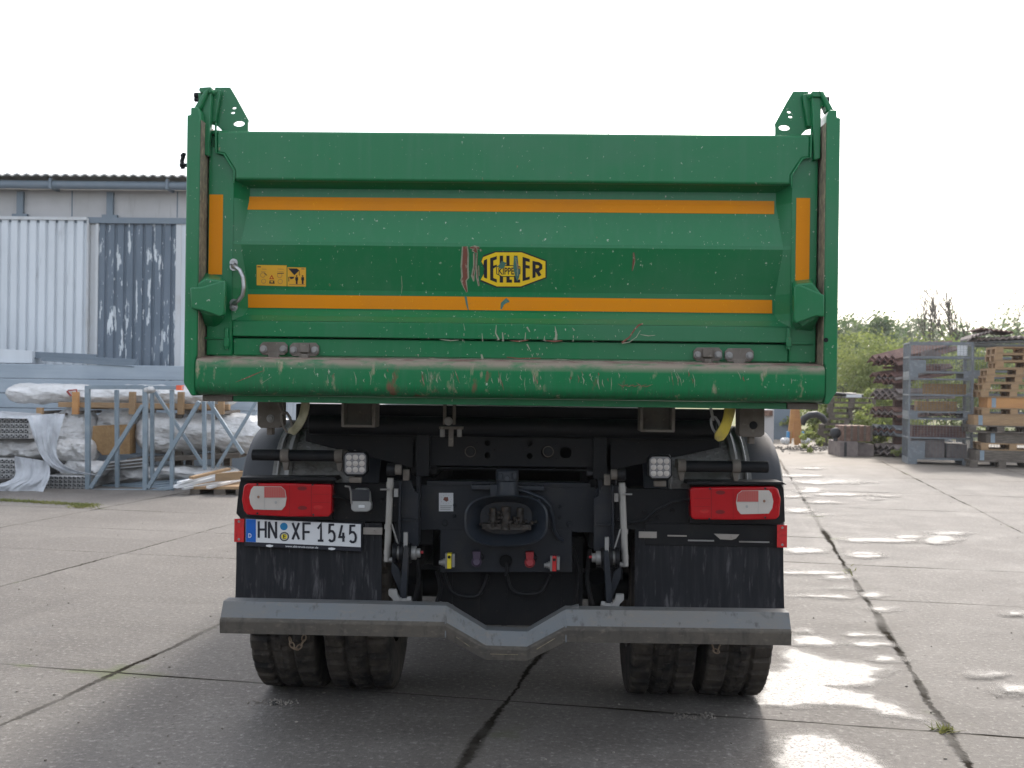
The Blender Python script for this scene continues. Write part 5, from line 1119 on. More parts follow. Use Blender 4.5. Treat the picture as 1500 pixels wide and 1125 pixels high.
bar_('back_post', (171,571), (172,724), .055, Yg); bar_('back_post', (223,571), (223,700), .05, Yg); bar_('back_post', (252,571), (252,726), .055, Yf+.02)
bar_('brace', (227,574), (297,680), .045, Yg); bar_('brace', (306,588), (356,665), .05, Yf+.3); bar_('brace', (376,588), (318,684), .045, Yg)
bar_('post', (299,588), (300,688), .055, Yf+.1); bar_('back_post', (312,588), (312,686), .045, Yg); bar_('bottom_rail', (128,722), (235,700), .04, Yf, Yg+1)
bar_('bottom_rail', (172,722), (340,690), .03, Yf+.2, Yg+1.2)
m = MB(); a = at(219,571,Yf); lump(m, a, .18, .05, .05, 3, amp=.4, nx=14, nr=12); m.build('film_knot', [film], t)
m = MB(); a = at(263,568,Yf-.04); m.box(a.x-.035, Yf-.08, a.z-.035, a.x+.035, Yf+.04, a.z+.035); m.build('marking_tape', [mat('orange_red_tape', (.75,.12,.05), .5)], t)
# pallet with boards and bars
Yo = 14.75; t = thing('wooden_pallet', 'low wooden pallet with grey-brown boards in front of the steel frame on the left', 'pallet', (X_(300,730,Yo), Yo))
for x0_, x1_, y0_, y1_ in ((278,292,717,731), (313,330,717,732), (345,360,717,732)):
    m = MB(); m.bpx(x0_, y0_, x1_, y1_, Yo, .9); m.build('block', [wood_gr], t, bevel=.004)
m = MB(); m.prism([at(315,694,Yo), at(360,690,Yo), at(360,702,Yo), at(315,706,Yo)], (0,.12,0)); m.prism([at(276,713,Yo), at(360,713,Yo), at(360,717,Yo), at(276,717,Yo)], (0,.9,0)); m.build('deck_board', [wood], t, bevel=.003)
for i, (a, b, r_, mt) in enumerate((((257,713),(330,697),.035,paper), ((262,707),(318,695),.028,paper), ((268,716),(345,703),.025,alup), ((280,700),(335,687),.03,wood), ((305,714),(360,700),.028,film))):
    m = MB(); A_, B_ = at(*a, Yo-.1), at(*b, Yo+.6); d = (B_-A_).normalized(); z = Vector((0,0,1)); sx = d.cross(z).normalized(); h = r_; vs = []
    for p in (A_, B_): vs += [p-sx*h*1.3-z*h*.6, p+sx*h*1.3-z*h*.6, p+sx*h*1.3+z*h*.6, p-sx*h*1.3+z*h*.6]
    m.add(vs, [(0,1,2,3), (7,6,5,4), (0,4,5,1), (1,5,6,2), (2,6,7,3), (3,7,4,0)]); tag(m.build('long_bar', [mt], bevel=.003), ['white bar at the front of the low pallet load', 'second white bar from the front on the low pallet', 'thin grey metal bar on the low pallet', 'brown board lying highest on the low pallet', 'film-wrapped bar at the right of the low pallet'][i], 'bar', 'bars lying on the low pallet')

# ================================================================== RIGHT STORAGE
def mesh_box(name, label, Y, px, pz, wx, hz, dep, group, wire_rows=((.08,.92),), solid=None, tags=(), loc_only=False):
    c = at(px, pz, Y); t = empty(name, (c.x, Y, c.z)); tag(t, label, 'steel box', group); x0, x1 = c.x, c.x+wx; z0 = c.z; p = .035
    for xx in (x0, x1-p):
        for yy in (Y, Y+dep-p): m = MB(); m.box(xx, yy, z0+.10, xx+p, yy+p, z0+hz); m.build('corner_post', [boxm], t)
    for xx in (x0, x1-.18):
        m = MB(); m.box(xx, Y+.001, z0, xx+.18, Y+dep, z0+.099); m.build('foot', [boxm], t)
    m = MB(); 
    for zz in (z0+.10, z0+hz*.55, z0+hz-.04):
        m.box(x0+p, Y+.003, zz, x1-p, Y+.03, zz+.035); m.box(x0+p, Y+dep-.03, zz, x1-p, Y+dep-.003, zz+.035)
        for xx in (x0+.003, x1-.03): m.box(xx, Y+p, zz, xx+.027, Y+dep-p, zz+.035)
    m.build('rail', [boxm], t)
    m = MB(); m.box(x0+p, Y+.035, z0+.101, x1-p, Y+dep-p, z0+.115); m.build('floor', [boxm], t)
    m = MB(); nw = int(wx/.06)
    for k in range(1, nw): 
        for yy in (Y+.012, Y+dep-.02): m.box(x0+k*wx/nw-.002, yy, z0+.13, x0+k*wx/nw+.002, yy+.006, z0+hz-.03)
    for k in range(1, int(hz/.05)):
        for yy in (Y+.019, Y+dep-.013): m.box(x0+p, yy, z0+.1+k*.05, x1-p, yy+.006, z0+.1+k*.05+.003)
    for k in range(1, int(dep/.05)): m.box(x0+.01, Y+k*.05, z0+.13, x0+.016, Y+k*.05+.006, z0+hz-.03)
    m.build('wire_mesh', [boxm], t)
    t.rotation_euler.z = -SA
    if solid: m = MB(); m.box(x0+p, Y+.0005, z0+.12, x0+p+solid[0], Y+.0115, z0+solid[1]); m.build('sign_plate', [boxm], t)
    return t, c
YG = 23.0
def rotm(o, piv, a=None):                            # turn a mesh about a vertical line through piv
    a = -SA if a is None else a; Rm = Matrix.Rotation(a, 4, 'Z'); M_ = Matrix.Translation(piv) @ Rm @ Matrix.Translation(-Vector(piv)); o.data.transform(M_); return o
kx = (at(1420,600,YG)-at(1331,600,YG)).x
zA = 0.0; hA = at(1375,612,YG).z; zB = hA+.002; hB = at(1375,554,YG).z-zB; zC = zB+hB+.002; hC = at(1375,501,YG).z-zC
for i, (z0_, h_, lab) in enumerate(((zA, hA, 'lowest grey mesh box of the three-high stack, with a torn white label'), (zB, hB, 'middle mesh box of the stack, filled with brown boards'), (zC, hC, 'top mesh box of the stack, nearly empty against the trees with a square white label'))):
    p0 = at(1331, 600, YG); y_px = 562.5 - 0  # base pixel found from height
    c = Vector((p0.x, YG, z0_)); rel = (c-CAM); k = rel.dot(fwd)/FPX; px = 750+rel.dot(rgt)/k; py = 562.5-rel.dot(upv)/k
    t, c = mesh_box('mesh_box', lab, YG, px, py, kx, h_, .85, 'mesh boxes stacked three high', solid=(.30, h_*.5) if i != 1 else None)
    if i == 0:
        for a, b, cc, d in ((1398,627,1413,641), (1400,640,1410,648)): m = MB(); m.bpx(a, b, cc, d, YG-.012, .003); tag(m.build('paper_label', [paper]), None); o = bpy.data.objects['paper_label'] if False else None
    if i == 0:
        m = MB(); m.box(c.x+.08, YG+.15, .13, c.x+.75, YG+.75, .52); m.box(c.x+.80, YG+.2, .13, c.x+1.2, YG+.7, .42); rotm(tag(m.build('dark_crates', [greys], bevel=.01), 'dark grey-brown goods filling the bottom of the lowest mesh box', 'goods'), c)
        m = MB(); m.box(c.x+.10, YG+.1, .53, c.x+1.15, YG+.7, .80); rotm(tag(m.build('board_pack', [rust], bevel=.01), 'dark brown pack lying high in the lowest mesh box', 'goods'), c)
    if i == 1:
        for (a, b, cc, d) in ((1352,562,1408,578), (1340,588,1395,604)): m = MB(); m.bpx(a, b, cc, d, YG+.25, .4); rotm(tag(m.build('board_pack', [osb], bevel=.005), ('upper' if b < 570 else 'lower')+' pack of brown boards inside the middle mesh box', 'boards'), c)
        m = MB()
        for k in range(26): q = at(random.uniform(1340,1410), random.uniform(606,613), YG+.1); m.tube(q, q+Vector((random.uniform(-.15,.15), .1, random.uniform(.02,.16))), .012, 0, 5)
        tag(m.build('offcuts', [greys]), 'heap of small offcuts on the floor of the middle mesh box', 'offcuts', kind='stuff')
    if i == 2:
        m = MB()
        for k in range(9): m.bpx(1356+k*2.6, 512+abs(k-3)*.9, 1358+k*2.6, 523, YG+.3, .3)
        m.bpx(1345, 522, 1385, 524, YG+.3, .3); tag(m.build('metal_offcuts', [greys]), 'small row of dark metal pieces standing in the top mesh box', 'metal parts')
        m = MB(); m.bpx(1357, 536, 1378, 543, YG+.2, .3, 0); tag(m.build('metal_block', [rust]), 'small brown block lying low in the top mesh box', 'metal parts')
for o in [x for x in bpy.data.objects if x.name.startswith('paper_label')]: tag(o, 'torn white paper label hanging on the lowest mesh box, '+('upper piece' if o.name == 'paper_label' else 'lower torn corner'), 'label')
m = MB(); m.bpx(1402, 506, 1417, 521, YG-.012, .003); tag(m.build('card_label', [paper]), 'square white card on the top mesh box', 'label')
# second column behind the pallets
YH = 24.6; p0 = at(1424, 600, YH)
hh = [(0, .93), (.932, .93), (1.864, at(1450,504,YH).z-1.864)]
for i, (z0_, h_) in enumerate(hh):
    rel = Vector((p0.x, YH, z0_))-CAM; k = rel.dot(fwd)/FPX
    mesh_box('mesh_box', ['lowest mesh box of the rear column, behind the pallet collars', 'middle mesh box of the rear column, behind the pallet stack', 'top mesh box of the rear column, below the roofing sheets'][i], YH, 750+rel.dot(rgt)/k, 562.5-rel.dot(upv)/k, 1.5, h_, .9, 'mesh boxes behind the pallets')
# pallets
def pallet_proto(wx=1.2, wy=.8, matl=wood):
    t = empty('wooden_pallet'); 
    for i in range(3):
        for j in range(3): m = MB(); x = i*(wx-.14)/2; y = j*(wy-.1)/2; m.box(x, y, .022, x+.14, y+.1, .10); m.build('block', [matl], t)
    for j in range(3): m = MB(); y = j*(wy-.1)/2; m.box(0, y, 0, wx, y+.1, .0215); m.build('bottom_board', [matl], t)
    for i in range(3): m = MB(); x = i*(wx-.14)/2; m.box(x, 0, .1005, x+.14, wy, .122); m.build('stringer', [matl], t)
    for j in range(5): m = MB(); y = j*(wy-.12)/4; m.box(0, y, .1225, wx, y+.12, .144); m.build('deck_board', [matl], t)
    return t
PA = pallet_proto(); PB = pallet_proto(matl=wood_gr)
used = {PA: False, PB: False}
def place(P, loc, rz, lab, grp):
    o = P if not used[P] else copy_tree(P); used[P] = True; o.location = loc; o.rotation_euler = (0,0,rz); tag(o, lab, 'pallet', grp); return o
YP = 22.2; xp = at(1428,650,YP).x
def collar(z, h, dx, matl, lab):
    t = empty('pallet_collar', (xp+dx, YP, z)); tag(t, lab, 'pallet collar', 'wooden collars stacked on pallets'); 
    for y in (YP, YP+.78): m = MB(); m.box(xp+dx, y, z, xp+dx+1.6, y+.02, z+h); m.build('side_board', [matl], t, bevel=.003)
    for x in (xp+dx+.0, xp+dx+1.58): m = MB(); m.box(x, YP+.021, z, x+.02, YP+.779, z+h); m.build('end_board', [matl], t)
    m = MB(); m.box(xp+dx+.08, YP-.006, z+.005, xp+dx+.16, YP-.0005, z+h-.005); m.build('steel_hinge', [galv], t); t.rotation_euler.z = -SA
zs = 0.0
specs = [(.02,'lowest weathered', wood_gr), (.23,'second grey-brown', wood_gr), (-.02,'third brown', wood), (.24,'topmost bright orange-brown', wood_or)]
for i, (dx, nm, mt_) in enumerate(specs):
    place(PA if i % 2 else PB, (xp+dx-.1, YP, zs+.001), -SA, 'pallet under the '+nm+' collar in the stack at the right edge', 'pallets in the right-hand stack'); zs += .147
    hcol = .205; collar(zs, hcol, dx, mt_, nm+' wooden collar in the stack at the right edge'); zs += hcol+.002
for i in range(2): place(PA, (xp+.12+.03*i, YP, zs+.001), .02*i-SA, ['lower','upper'][i]+' of the two wide pallets lying on the collars at the right edge', 'pallets in the right-hand stack'); zs += .147
for i in range(2): place(PA, (xp+.22+.02*i, YP, zs+.001), -.02*i-SA, ['third','fourth'][i]+' pallet above the collars at the right edge', 'pallets in the right-hand stack'); zs += .147
nmz = ['lowest','second','third','fourth','topmost']
for i in range(5):
    if zs > at(1470,513,YP).z: break
    place(PA, (xp+.42+random.uniform(-.03,.03), YP+.05, zs+.001), random.uniform(-.05,.05)-SA, nmz[i]+' of the narrow reddish pallets at the top of the right-hand stack', 'pallets in the right-hand stack'); zs += .147
# roofing sheets lying on top of the rear column
def zig(name, lab, a, b, Y, dep, n, h, th, matl, grp, cat='sheet', slope=0., rz=None):
    A_, B_ = at(*a, Y), at(*b, Y); m = MB(); vs = []; 
    for k in range(n*2+1):
        p = A_.lerp(B_, k/(n*2)); z = p.z+(h if k % 2 else 0)
        for yy, dz in ((Y, 0), (Y+dep, slope)): vs += [(p.x, yy, z+dz), (p.x, yy, z+dz+th)]
    fs = []
    for k in range(n*2):
        o = k*4; q = o+4; fs += [(o, q, q+1, o+1), (o+2, o+3, q+3, q+2), (o+1, q+1, q+3, o+3), (o, o+2, q+2, q)]
    fs += [(0,1,3,2), (n*8, n*8+2, n*8+3, n*8+1)]; m.add(vs, fs); o = m.build(name, [matl], ang=25); rotm(o, (A_.x, Y, 0), rz); tag(o, lab, cat, grp); return o
zig('roofing_sheet', 'darkest corrugated roofing sheet lying highest at the right edge', (1434,483), (1482,489), 24.3, 1.2, 7, .03, .03, rust, 'roofing sheets on the rear mesh boxes')
zig('roofing_sheet', 'grey roofing sheet sloping left under the dark one at the right edge', (1422,497), (1452,488), 24.2, 1.2, 6, .05, .03, greys, 'roofing sheets on the rear mesh boxes')
zig('roofing_sheet', 'long pale roofing sheet reaching out of the picture on the rear mesh boxes', (1430,500), (1530,496), 24.4, 1.0, 12, .04, .05, greys, 'roofing sheets on the rear mesh boxes')
zig('roofing_sheet', 'lowest flat roofing sheet directly on the rear mesh boxes', (1428,503), (1530,501), 24.5, 1.0, 12, .02, .03, boxm, 'roofing sheets on the rear mesh boxes')
# cantilever rack with brown sheets
YK = 25.0; t = thing('cantilever_rack', 'dark steel cantilever rack hidden behind piles of brown sheets', 'rack', (X_(1320,650,YK), YK+.5))
for yy in (YK+.5, YK+1.1):
    a = at(1318,620,yy); m = MB(); m.box(a.x-.12, yy, 0, a.x+.12, yy+.15, at(1318,520,yy).z); m.build('column', [rust], t)
for ya in (537, 560, 582, 606, 636, 662):
    for yy in (YK+.52, YK+1.12): a, b = at(1294,ya+2,yy), at(1332,ya,yy); m = MB(); m.box(a.x, yy, b.z-.06, b.x, yy+.08, b.z); m.build('arm', [rust], t)
def sheet(P, yaw, slope, wd, ln, nw, h, th, matl, lab, grp):
    d = Vector((math.cos(yaw), math.sin(yaw), slope)).normalized(); wv = Vector((-math.sin(yaw), math.cos(yaw), 0)); m = MB(); vs = []; fs = []
    for k in range(nw*2+1):
        z = Vector((0, 0, h if k % 2 else 0)); a = P+wv*(wd*k/(nw*2))+z; b = a+d*ln; t_ = Vector((0,0,th)); vs += [a, a+t_, b, b+t_]
    for k in range(nw*2): o = k*4; q = o+4; fs += [(o, q, q+1, o+1), (o+2, o+3, q+3, q+2), (o+1, q+1, q+3, o+3), (o, o+2, q+2, q)]
    fs += [(0,1,3,2), (nw*8, nw*8+2, nw*8+3, nw*8+1)]; m.add(vs, fs); o = m.build('corrugated_sheet', [matl], ang=25); tag(o, lab, 'sheet', grp)
for lv, (yl, slope, mats_) in enumerate(((527, .20, (rust, rust)), (553, .14, (rust, greys)), (577, .04, (greys, greys)), (604, .02, (rust, greys)), (630, -.06, (boxm, rust)), (659, -.02, (greys, greys)))):
    for j in range(3):
        P = at(1313+random.uniform(-4,4), yl+j*4.5, YK+.1)
        sheet(P, R(32+random.uniform(-3,3)), slope+random.uniform(-.03,.03), .72+random.uniform(-.1,.1), 2.0, 4, .085, .03, mats_[j % 2], ['upper','middle','lower'][j]+' corrugated sheet on '+['the top','the second','the third','the fourth','the fifth','the lowest'][lv]+' arm of the cantilever rack', 'corrugated sheets on the cantilever rack')
# dark pallet pile, crates, timber trestle
YD = 29.5; k = 0
bz = [0, .15, .30, .45, .60, .75, .90, 1.05, 1.2]
for i in range(9):
    x = at(1203 if i < 5 else 1212, 640, YD).x + random.uniform(-.08,.08)
    place(PB, (x, YD+random.uniform(0,.1), i*.147+.001), random.uniform(-.06,.06)-.26, ['lowest','second','third','fourth','fifth','sixth','seventh','eighth','topmost'][i]+' pallet of the dark weathered pile beside the truck on the right', 'pallets in the dark weathered pile')
zt3 = 9*.147+.002
m = MB(); a = at(1212,590,YD)
for i in range(7): m.tube((a.x+random.uniform(-.1,.2), YD+.1*i, zt3+.04+random.uniform(0,.10)), (a.x+random.uniform(.6,1.0), YD+.1*i+.1, zt3+.04+random.uniform(0,.05)), .04, 0, 8)
tag(m.build('black_pipes', [blk]), 'loose bundle of black pipes on the dark pallet pile', 'pipes')
m = MB(); m.bpx(1240,578,1262,583,YD,.4); tag(m.build('white_board', [paper]), 'small white board on top of the dark pallet pile', 'board')
m = MB(); a = at(1186,634,28.5); m.path([at(1174,622,28.5), at(1178,613,28.5), at(1186,608,28.5), at(1196,607,28.5), at(1204,611,28.5), at(1208,617,28.6)], .09, n=12); tag(m.build('black_pipe_bend', [blk]), 'thick glossy black pipe bend beside the orange trestle', 'pipe')
YC = 25.2
m = MB(); a = at(1230,662,YC); m.box(a.x, YC, 0, a.x+.42, YC+1.0, .34); m.box(a.x+.421, YC+.2, 0, a.x+.84, YC+1.0, .28); tag(m.build('concrete_block', [greys], bevel=.01), 'low grey-brown concrete beam with dark strap under the small brown crate', 'concrete block')
m = MB(); m.box(a.x+.10, YC-.01, .0, a.x+.16, YC-.001, .33); tag(m.build('dark_strap', [blk]), 'dark strap down the front of the low concrete beam', 'strap')
c1 = empty('small_crate', (a.x+.1, YC, .345)); tag(c1, 'small reddish-brown slatted crate standing on the low concrete beam', 'crate')
m = MB(); m.box(a.x+.10, YC+.1, .345, a.x+.74, YC+.8, .70); m.build('crate_body', [brick], c1, bevel=.006)
for kk in range(5): m = MB(); m.box(a.x+.12+kk*.15, YC+.085, .36, a.x+.17+kk*.15, YC+.099, .71); m.build('batten', [wood_gr], c1)
m = MB(); m.ball((a.x-.02, YC+.3, .52), .13, n=14, sc=(1,.6,1)); m.tube((a.x-.02, YC+.3, .341), (a.x-.02, YC+.3, .45), .05); tag(m.build('pipe_plug', [blk]), 'round black plastic cap beside the small brown crate', 'cap')
YT = 28.0; t = thing('timber_trestle', 'orange timber trestle of leaning planks with blue shoes', 'trestle', (X_(1164,650,YT), YT))
for i, (a, b) in enumerate((((1163,590),(1156,650)), ((1165,590),(1167,652)), ((1167,590),(1173,650)), ((1162,594),(1161,642)))):
    A_, B_ = at(*a, YT+.1*i), at(*b, YT+.1*i); m = MB(); h = .055
    m.prism([A_+Vector((-h,0,0)), A_+Vector((h,0,0)), B_+Vector((h,0,0)), B_+Vector((-h,0,0))], (0,.06,0)); m.build('plank', [wood_or], t, bevel=.003)
for a, b in ((1153,632),(1174,632)): m = MB(); m.bpx(a, b, a+4, b+10, YT-.03, .1); m.build('shoe', [bluep], t, bevel=.01)
for a in (1147, 1177): m = MB(); p = at(a+3, 646, YT-.1); lump(m, p, .25, .1, .08, a, amp=.4, nx=12, nr=10); m.build('wrapping', [film], t)
# grey shed end and wall piece seen beside the fender
m = MB(); m.bpx(1134, 520, 1158, 652, 33, 6); t = m.build('metal_shed', [bluegrey], bevel=.01); tag(t, 'dark grey-blue metal shed end just visible between fender and trestle', 'shed')
m = MB(); m.bpx(1108, 600, 1133.5, 652, 31, 1.2); t = m.build('pale_bin', [band], bevel=.01); tag(t, 'pale grey-brown bin in front of the metal shed beside the fender', 'bin')
m = MB(); m.bpx(1119, 601, 1132, 609, 30.9, .09); m.build('bin_lid', [brick], t)

# ================================================================== VEGETATION
leafA = mat('leaf_spring_green', (.20, .24, .065), .6, layers=[((.33, .35, .13), 1.2, o1, .4, .65, .8), ((.13, .18, .05), 3, o1, .5, .7, .6)], thin=.5)
leafB = mat('leaf_dark_green', (.09, .14, .05), .6, layers=[((.18, .23, .08), .7, o1, .4, .65, .8)], thin=.4)
leafC = mat('leaf_grey_green', (.18, .22, .13), .6, layers=[((.30, .32, .19), .5, o1, .4, .65, .8)], thin=.4)
bark = mat('bark', (.085, .07, .055), .9)
def plant(name, lab, cat, grp, base, H_, W_, nl, ls, lm, tr=.12, bare=False, seed=0, low=.15, D_=None):
    rnd = random.Random(seed); base = Vector(base); t = empty(name, base); tag(t, lab, cat, grp); m = MB(); tips = []; D_ = D_ or W_
    def limb(p, d, L_, r, dep):
        n = 4; pts = [p]; q = p.copy(); dd = d.copy()
        for i in range(n): dd = (dd+Vector((rnd.gauss(0,.13), rnd.gauss(0,.13), rnd.gauss(.03,.08)))).normalized(); q = q+dd*L_/n; pts.append(q.copy())
        m.path(pts, [max(r*(1-.55*i/n), .016 if bare else .004) for i in range(n+1)], n=6 if dep < 2 else 4)
        tips.extend(pts[1:] if dep > 0 else pts[2:])
        if dep < (4 if bare else 3):
            for k in range(rnd.randint(3, 4) if dep < 2 else rnd.randint(2, 3)):
                j = rnd.randint(1 if dep else 1, n); sp_ = .9 if not bare else .55
                nd_ = (dd+Vector((rnd.gauss(0,sp_)*W_/H_*1.6, rnd.gauss(0,sp_)*W_/H_*1.6, rnd.uniform(-.1,.5)))).normalized(); limb(pts[j], nd_, L_*rnd.uniform(.5,.75), r*.5, dep+1)
    limb(base, Vector((rnd.gauss(0,.04), 0, 1)).normalized(), H_*(.45 if not bare else .62), H_*(.018 if not bare else .012), 0)
    m.build('trunk', [bark], t, smooth=False)
    if nl:
        m = MB(); cl = []
        for k in range(max(10, nl//90)):
            a = rnd.uniform(0, 2*math.pi); z = low+(1-low)*rnd.random()**.8; prof_ = math.sin(math.pi*min(1, (z-low*.6)/(1-low*.6)*.92+.05))**.6; rr = rnd.random()**.5*prof_
            cl.append((base+Vector((math.cos(a)*rr*W_/2, math.sin(a)*rr*D_/2, z*H_)), rnd.uniform(.06,.15)*H_*.9))
        vs = []; fs = []
        for k in range(nl):
            c, s_ = cl[rnd.randrange(len(cl))]
            p = c+Vector((rnd.gauss(0,s_*.75), rnd.gauss(0,s_*.75), rnd.gauss(0,s_*.55)))
            if p.z < .02: p.z = rnd.uniform(.02,.3)
            a = Vector((rnd.gauss(0,1), rnd.gauss(0,1), rnd.gauss(0,1))).normalized(); b = a.orthogonal().normalized(); l = ls*rnd.uniform(.6,1.4); b2 = a.cross(b)*l*.5; b = b*l; i = len(vs)
            vs += [p-b, p+b2, p+b, p-b2]; fs.append((i, i+1, i+2, i+3))
        m.add(vs, fs); m.build('crown', [lm], t, smooth=False)
    return t
sz = 0
def gx(px, Y): return at(px, 560, Y).x
desc = ['rounded tree on the horizon just right of the truck post', 'taller bushy tree on the horizon second from the truck', 'dip-topped tree on the horizon above the shrubs', 'airy tree on the horizon left of the mesh boxes', 'low hazy tree on the horizon behind the top mesh box', 'pale tree on the horizon behind the middle of the mesh box stack', 'tree on the horizon between mesh boxes and pallets', 'dense tree on the horizon behind the roofing sheets', 'last tree on the horizon at the right edge']
for i, (px, Y, top, W_) in enumerate(((1230,70,474,2.6), (1256,74,467,3.0), (1287,72,472,2.2), (1333,78,466,3.0), (1308,84,494,3), (1370,80,480,3.0), (1408,76,488,3), (1448,82,484,4), (1492,74,474,4))):
    Hh = at(px, top, Y).z; plant('broadleaf_tree', desc[i], 'tree', 'trees on the horizon', (gx(px, Y), Y, 0), Hh, W_, 3200, .15, leafC if i % 2 else leafB, seed=40+i, low=.08)
for i, (px, Y, W_) in enumerate(((1195,90,9), (1545,80,8), (1600,78,9), (1180,86,8))):
    plant('broadleaf_tree', ['wide tree hidden mostly by the truck on the far horizon', 'far tree just outside the right edge of the pallets', 'outermost far tree on the right', 'far tree behind the metal shed'][i], 'tree', 'trees on the horizon', (gx(px, Y), Y, 0), 5.0, W_, 2000, .28, leafC, seed=80+i, low=.06)
sd_ = ['light green shrub right beside the truck post', 'tall yellow-green shrub behind the dark pallet pile', 'yellow-green shrub left of the cantilever rack', 'light shrub behind the cantilever rack', 'light shrub glimpsed through the top mesh box', 'light shrub behind the gap between mesh boxes', 'light shrub behind the narrow reddish pallets', 'light shrub at the right edge behind everything', 'wide low shrub filling behind the dark pallets', 'wide low shrub behind the rack sheets']
for i, (px, Y, top, W_, lo_) in enumerate(((1228,36,505,2.4,.03), (1250,38,492,2.4,.03), (1278,36,500,2.2,.03), (1308,38,506,2.2,.03), (1352,36,505,2.6,.03), (1395,38,505,2.6,.03), (1446,37,510,2.8,.03), (1492,38,505,3.0,.03), (1205,33.5,588,3.0,.02), (1290,33,575,2.6,.02))):
    Hh = at(px, top, Y).z; plant('spring_shrub', sd_[i], 'shrub', 'spring-green shrubs behind the yard', (gx(px, Y), Y, 0), Hh, W_, 3600, .06, leafA, seed=10+i, low=lo_, D_=2.0)
plant('bare_tree', 'slender nearly bare tree rising behind the mesh boxes', 'tree', 'bare trees', (gx(1388,44), 44, 0), at(1405,436,44).z+.2, 1.8, 110, .08, leafB, bare=True, seed=5)
plant('bare_tree', 'forked thin bare tree right of the slender one', 'tree', 'bare trees', (gx(1418,46), 46, 0), at(1405,452,46).z, 1.6, 90, .08, leafB, bare=True, seed=15)
plant('bare_tree', 'twiggy bare tree rising above the pallet stack at the right edge', 'tree', 'bare trees', (gx(1466,48), 48, 0), at(1460,432,48).z, 3.6, 500, .06, leafC, bare=True, seed=8)
plant('bare_tree', 'twiggy bare tree cut off by the right edge of the picture', 'tree', 'bare trees', (gx(1497,50), 50, 0), at(1490,438,50).z, 3.6, 500, .06, leafC, bare=True, seed=28)
for i, (px, py, h_, w_) in enumerate(((1288,664,.55,.7), (1262,630,.9,.9), (1274,612,1.2,.9), (1192,644,.5,.7), (1214,652,.25,.8), (1226,655,.2,.6), (1325,672,.25,.5), (1282,640,.8,.8))):
    p = gp(px, max(py, 640)); Y = p.y if py > 645 else 26.5; plant('yard_weed', ['leafy weed tuft at the foot of the cantilever rack', 'yellow-leaved weed behind the small brown crate', 'tall yellow-green weed between dark pallets and rack', 'weed beside the foot of the orange trestle', 'low weed patch in front of the dark pallet pile', 'low weed between pallet pile and concrete beam', 'little weed before the mesh boxes', 'weed behind the concrete beam'][i], 'weed', 'weeds along the yard edge', (at(px,py,Y).x, Y, 0), h_, w_, 500, .05, leafA, seed=60+i, low=.05)
m = MB(); rnd = random.Random(77); vs = []; fs = []
for k in range(9000):
    x = rnd.uniform(-45, 20); hmx = 4.6+1.6*noise.noise(Vector((x*.22, 3, 1)))+.6*noise.noise(Vector((x*.9, 7, 1))); p = Vector((x, 96+rnd.gauss(0, 2), hmx*rnd.random()**.7))
    a = Vector((rnd.gauss(0,1), rnd.gauss(0,1), rnd.gauss(0,1))).normalized(); b = a.orthogonal().normalized()*rnd.uniform(.15,.35); b2 = a.cross(b); i = len(vs); vs += [p-b, p+b2, p+b, p-b2]; fs.append((i, i+1, i+2, i+3))
m.add(vs, fs); tag(m.build('distant_wood', [leafC], smooth=False), 'far-off wood that reads as one hazy mass behind the hall and truck', 'wood', kind='stuff')
# grass growing from the joint at the left
grassm = mat('grass_blades', (.13, .15, .035), .7, layers=[((.22, .21, .07), 3, o1, .4, .6, .8)], thin=.3)
m = MB(); rnd = random.Random(4)
def tuft(px, py, n, sx, sy):
    for k in range(n):
        p = gp(px+rnd.gauss(0, sx), py+rnd.gauss(0, sy)); h = rnd.uniform(.01,.035); d = Vector((rnd.gauss(0,.03), rnd.gauss(0,.03), h)); a = rnd.uniform(0, 6.28); b = Vector((math.cos(a)*.006, math.sin(a)*.006, 0)); m.add([p-b, p+b, p+d], [(0,1,2)])
for k in range(24): tuft(k*6, 733+k*.33, 60, 5, .7)
tuft(122,742,500,9,1.2); tuft(1385,1071,50,9,2); tuft(1243,838,20,3,4)
tag(m.build('grass', [grassm], smooth=False), 'short grass growing from the slab joint below the wrapped profiles', 'grass', kind='stuff')
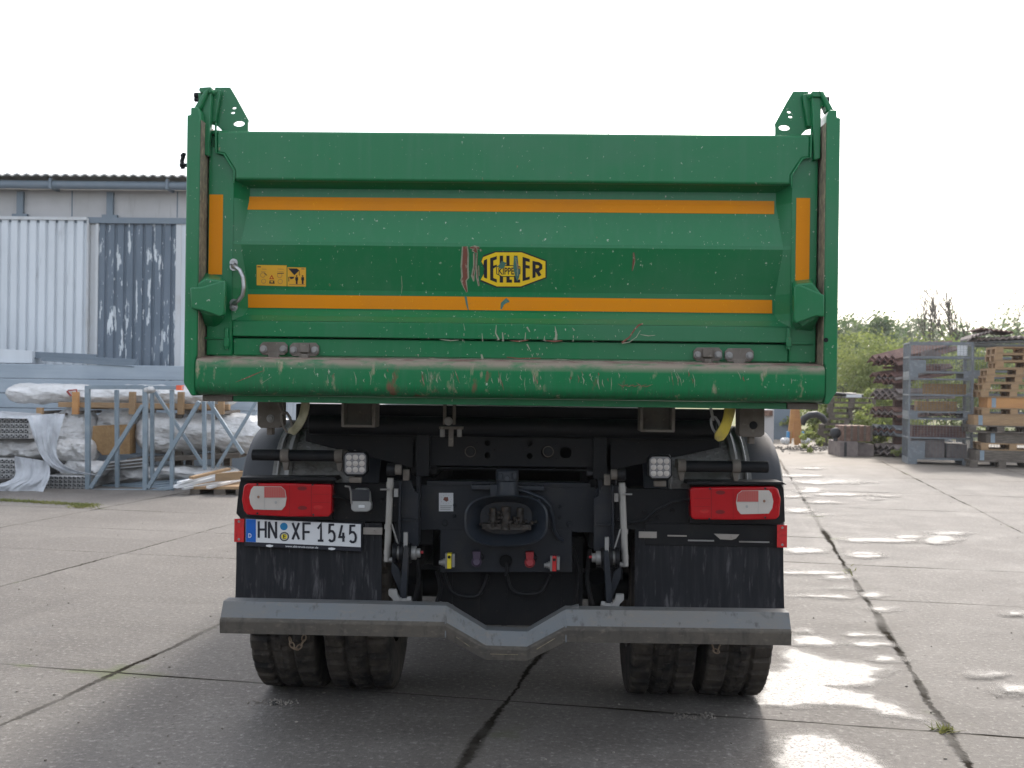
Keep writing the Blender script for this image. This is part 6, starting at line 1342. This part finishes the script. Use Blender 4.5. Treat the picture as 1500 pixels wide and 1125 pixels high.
# pebbles and crumbs lying on the slabs
m = MB(); rnd = random.Random(9)
for k in range(260):
    p = gp(rnd.uniform(-40,1540), 640+500*rnd.random()**.8); r_ = rnd.uniform(.002,.007); m.ball(p+Vector((0,0,r_*.5)), r_, n=6, sc=(rnd.uniform(.8,1.5), 1, .7))
for px, py, k in ((1020,1050,0), (400,1029,0)):
    for j in range(90): p = gp(px+rnd.gauss(0,16), py+rnd.gauss(0,2.5)); r_ = rnd.uniform(.002,.006); m.ball(p+Vector((0,0,r_*.4)), r_, n=6)
for k in range(500): p = gp(1225+rnd.gauss(0,60), 655+abs(rnd.gauss(0,3))); r_ = rnd.uniform(.01,.04); m.ball(p+Vector((0,0,r_*.4)), r_, n=6)
tag(m.build('gravel_crumbs', [mat('crumb_stone', (.16,.14,.12), .9, layers=[((.32,.29,.25), 6, o1, .45,.6,.8)])], smooth=False), 'scattered crumbs of stone on the concrete slabs', 'gravel', kind='stuff')
m = MB(); P_ = [gp(x, y, .002) for x, y in circ(402, 1029, 9, 3.2, 14)]; m.add(P_, [tuple(range(14))]); tag(m.build('ground_stain', [blk], smooth=False), kind='structure')

# unseen hall added behind the camera to darken low reflections in the paint
t = empty('reflection_blocker', (0, -15, 0)); tag(t, 'added dark grey hall out of view behind the camera, darkening low paint reflections', 'building')
m = MB(); m.box(-26, -26, 0, 22, -15, 4.4); m.build('wall', [mat('blocker_cladding', (.10,.105,.11), .7, layers=[((.16,.16,.15), 1, (1,1,.4), .45, .7, .6)])], t)
m = MB(); m.box(-26.4, -26.4, 4.401, 22.4, -14.6, 4.6); m.build('roof', [roofm], t)
for k in range(5): m = MB(); m.box(-22+k*9, -15.0, 0, -18+k*9, -14.96, 3.8); m.build('sliding_door', [wood_gr if k % 2 else dark], t)
# ================================================================== HAZE
hz = bpy.data.materials.new('haze'); hz.use_nodes = True; hn = hz.node_tree.nodes; hn.remove(hn['Principled BSDF']); pv = hn.new('ShaderNodeVolumePrincipled'); pv.inputs['Density'].default_value = .0006; pv.inputs['Color'].default_value = (.93, .96, 1, 1); pv.inputs['Anisotropy'].default_value = .3
hz.node_tree.links.new(pv.outputs[0], hn['Material Output'].inputs['Volume'])
m = MB(); m.box(-70, -30, -1.2, 120, 125, 13); tag(m.build('haze', [hz], smooth=False), 'thin spring haze over the yard', kind='stuff')
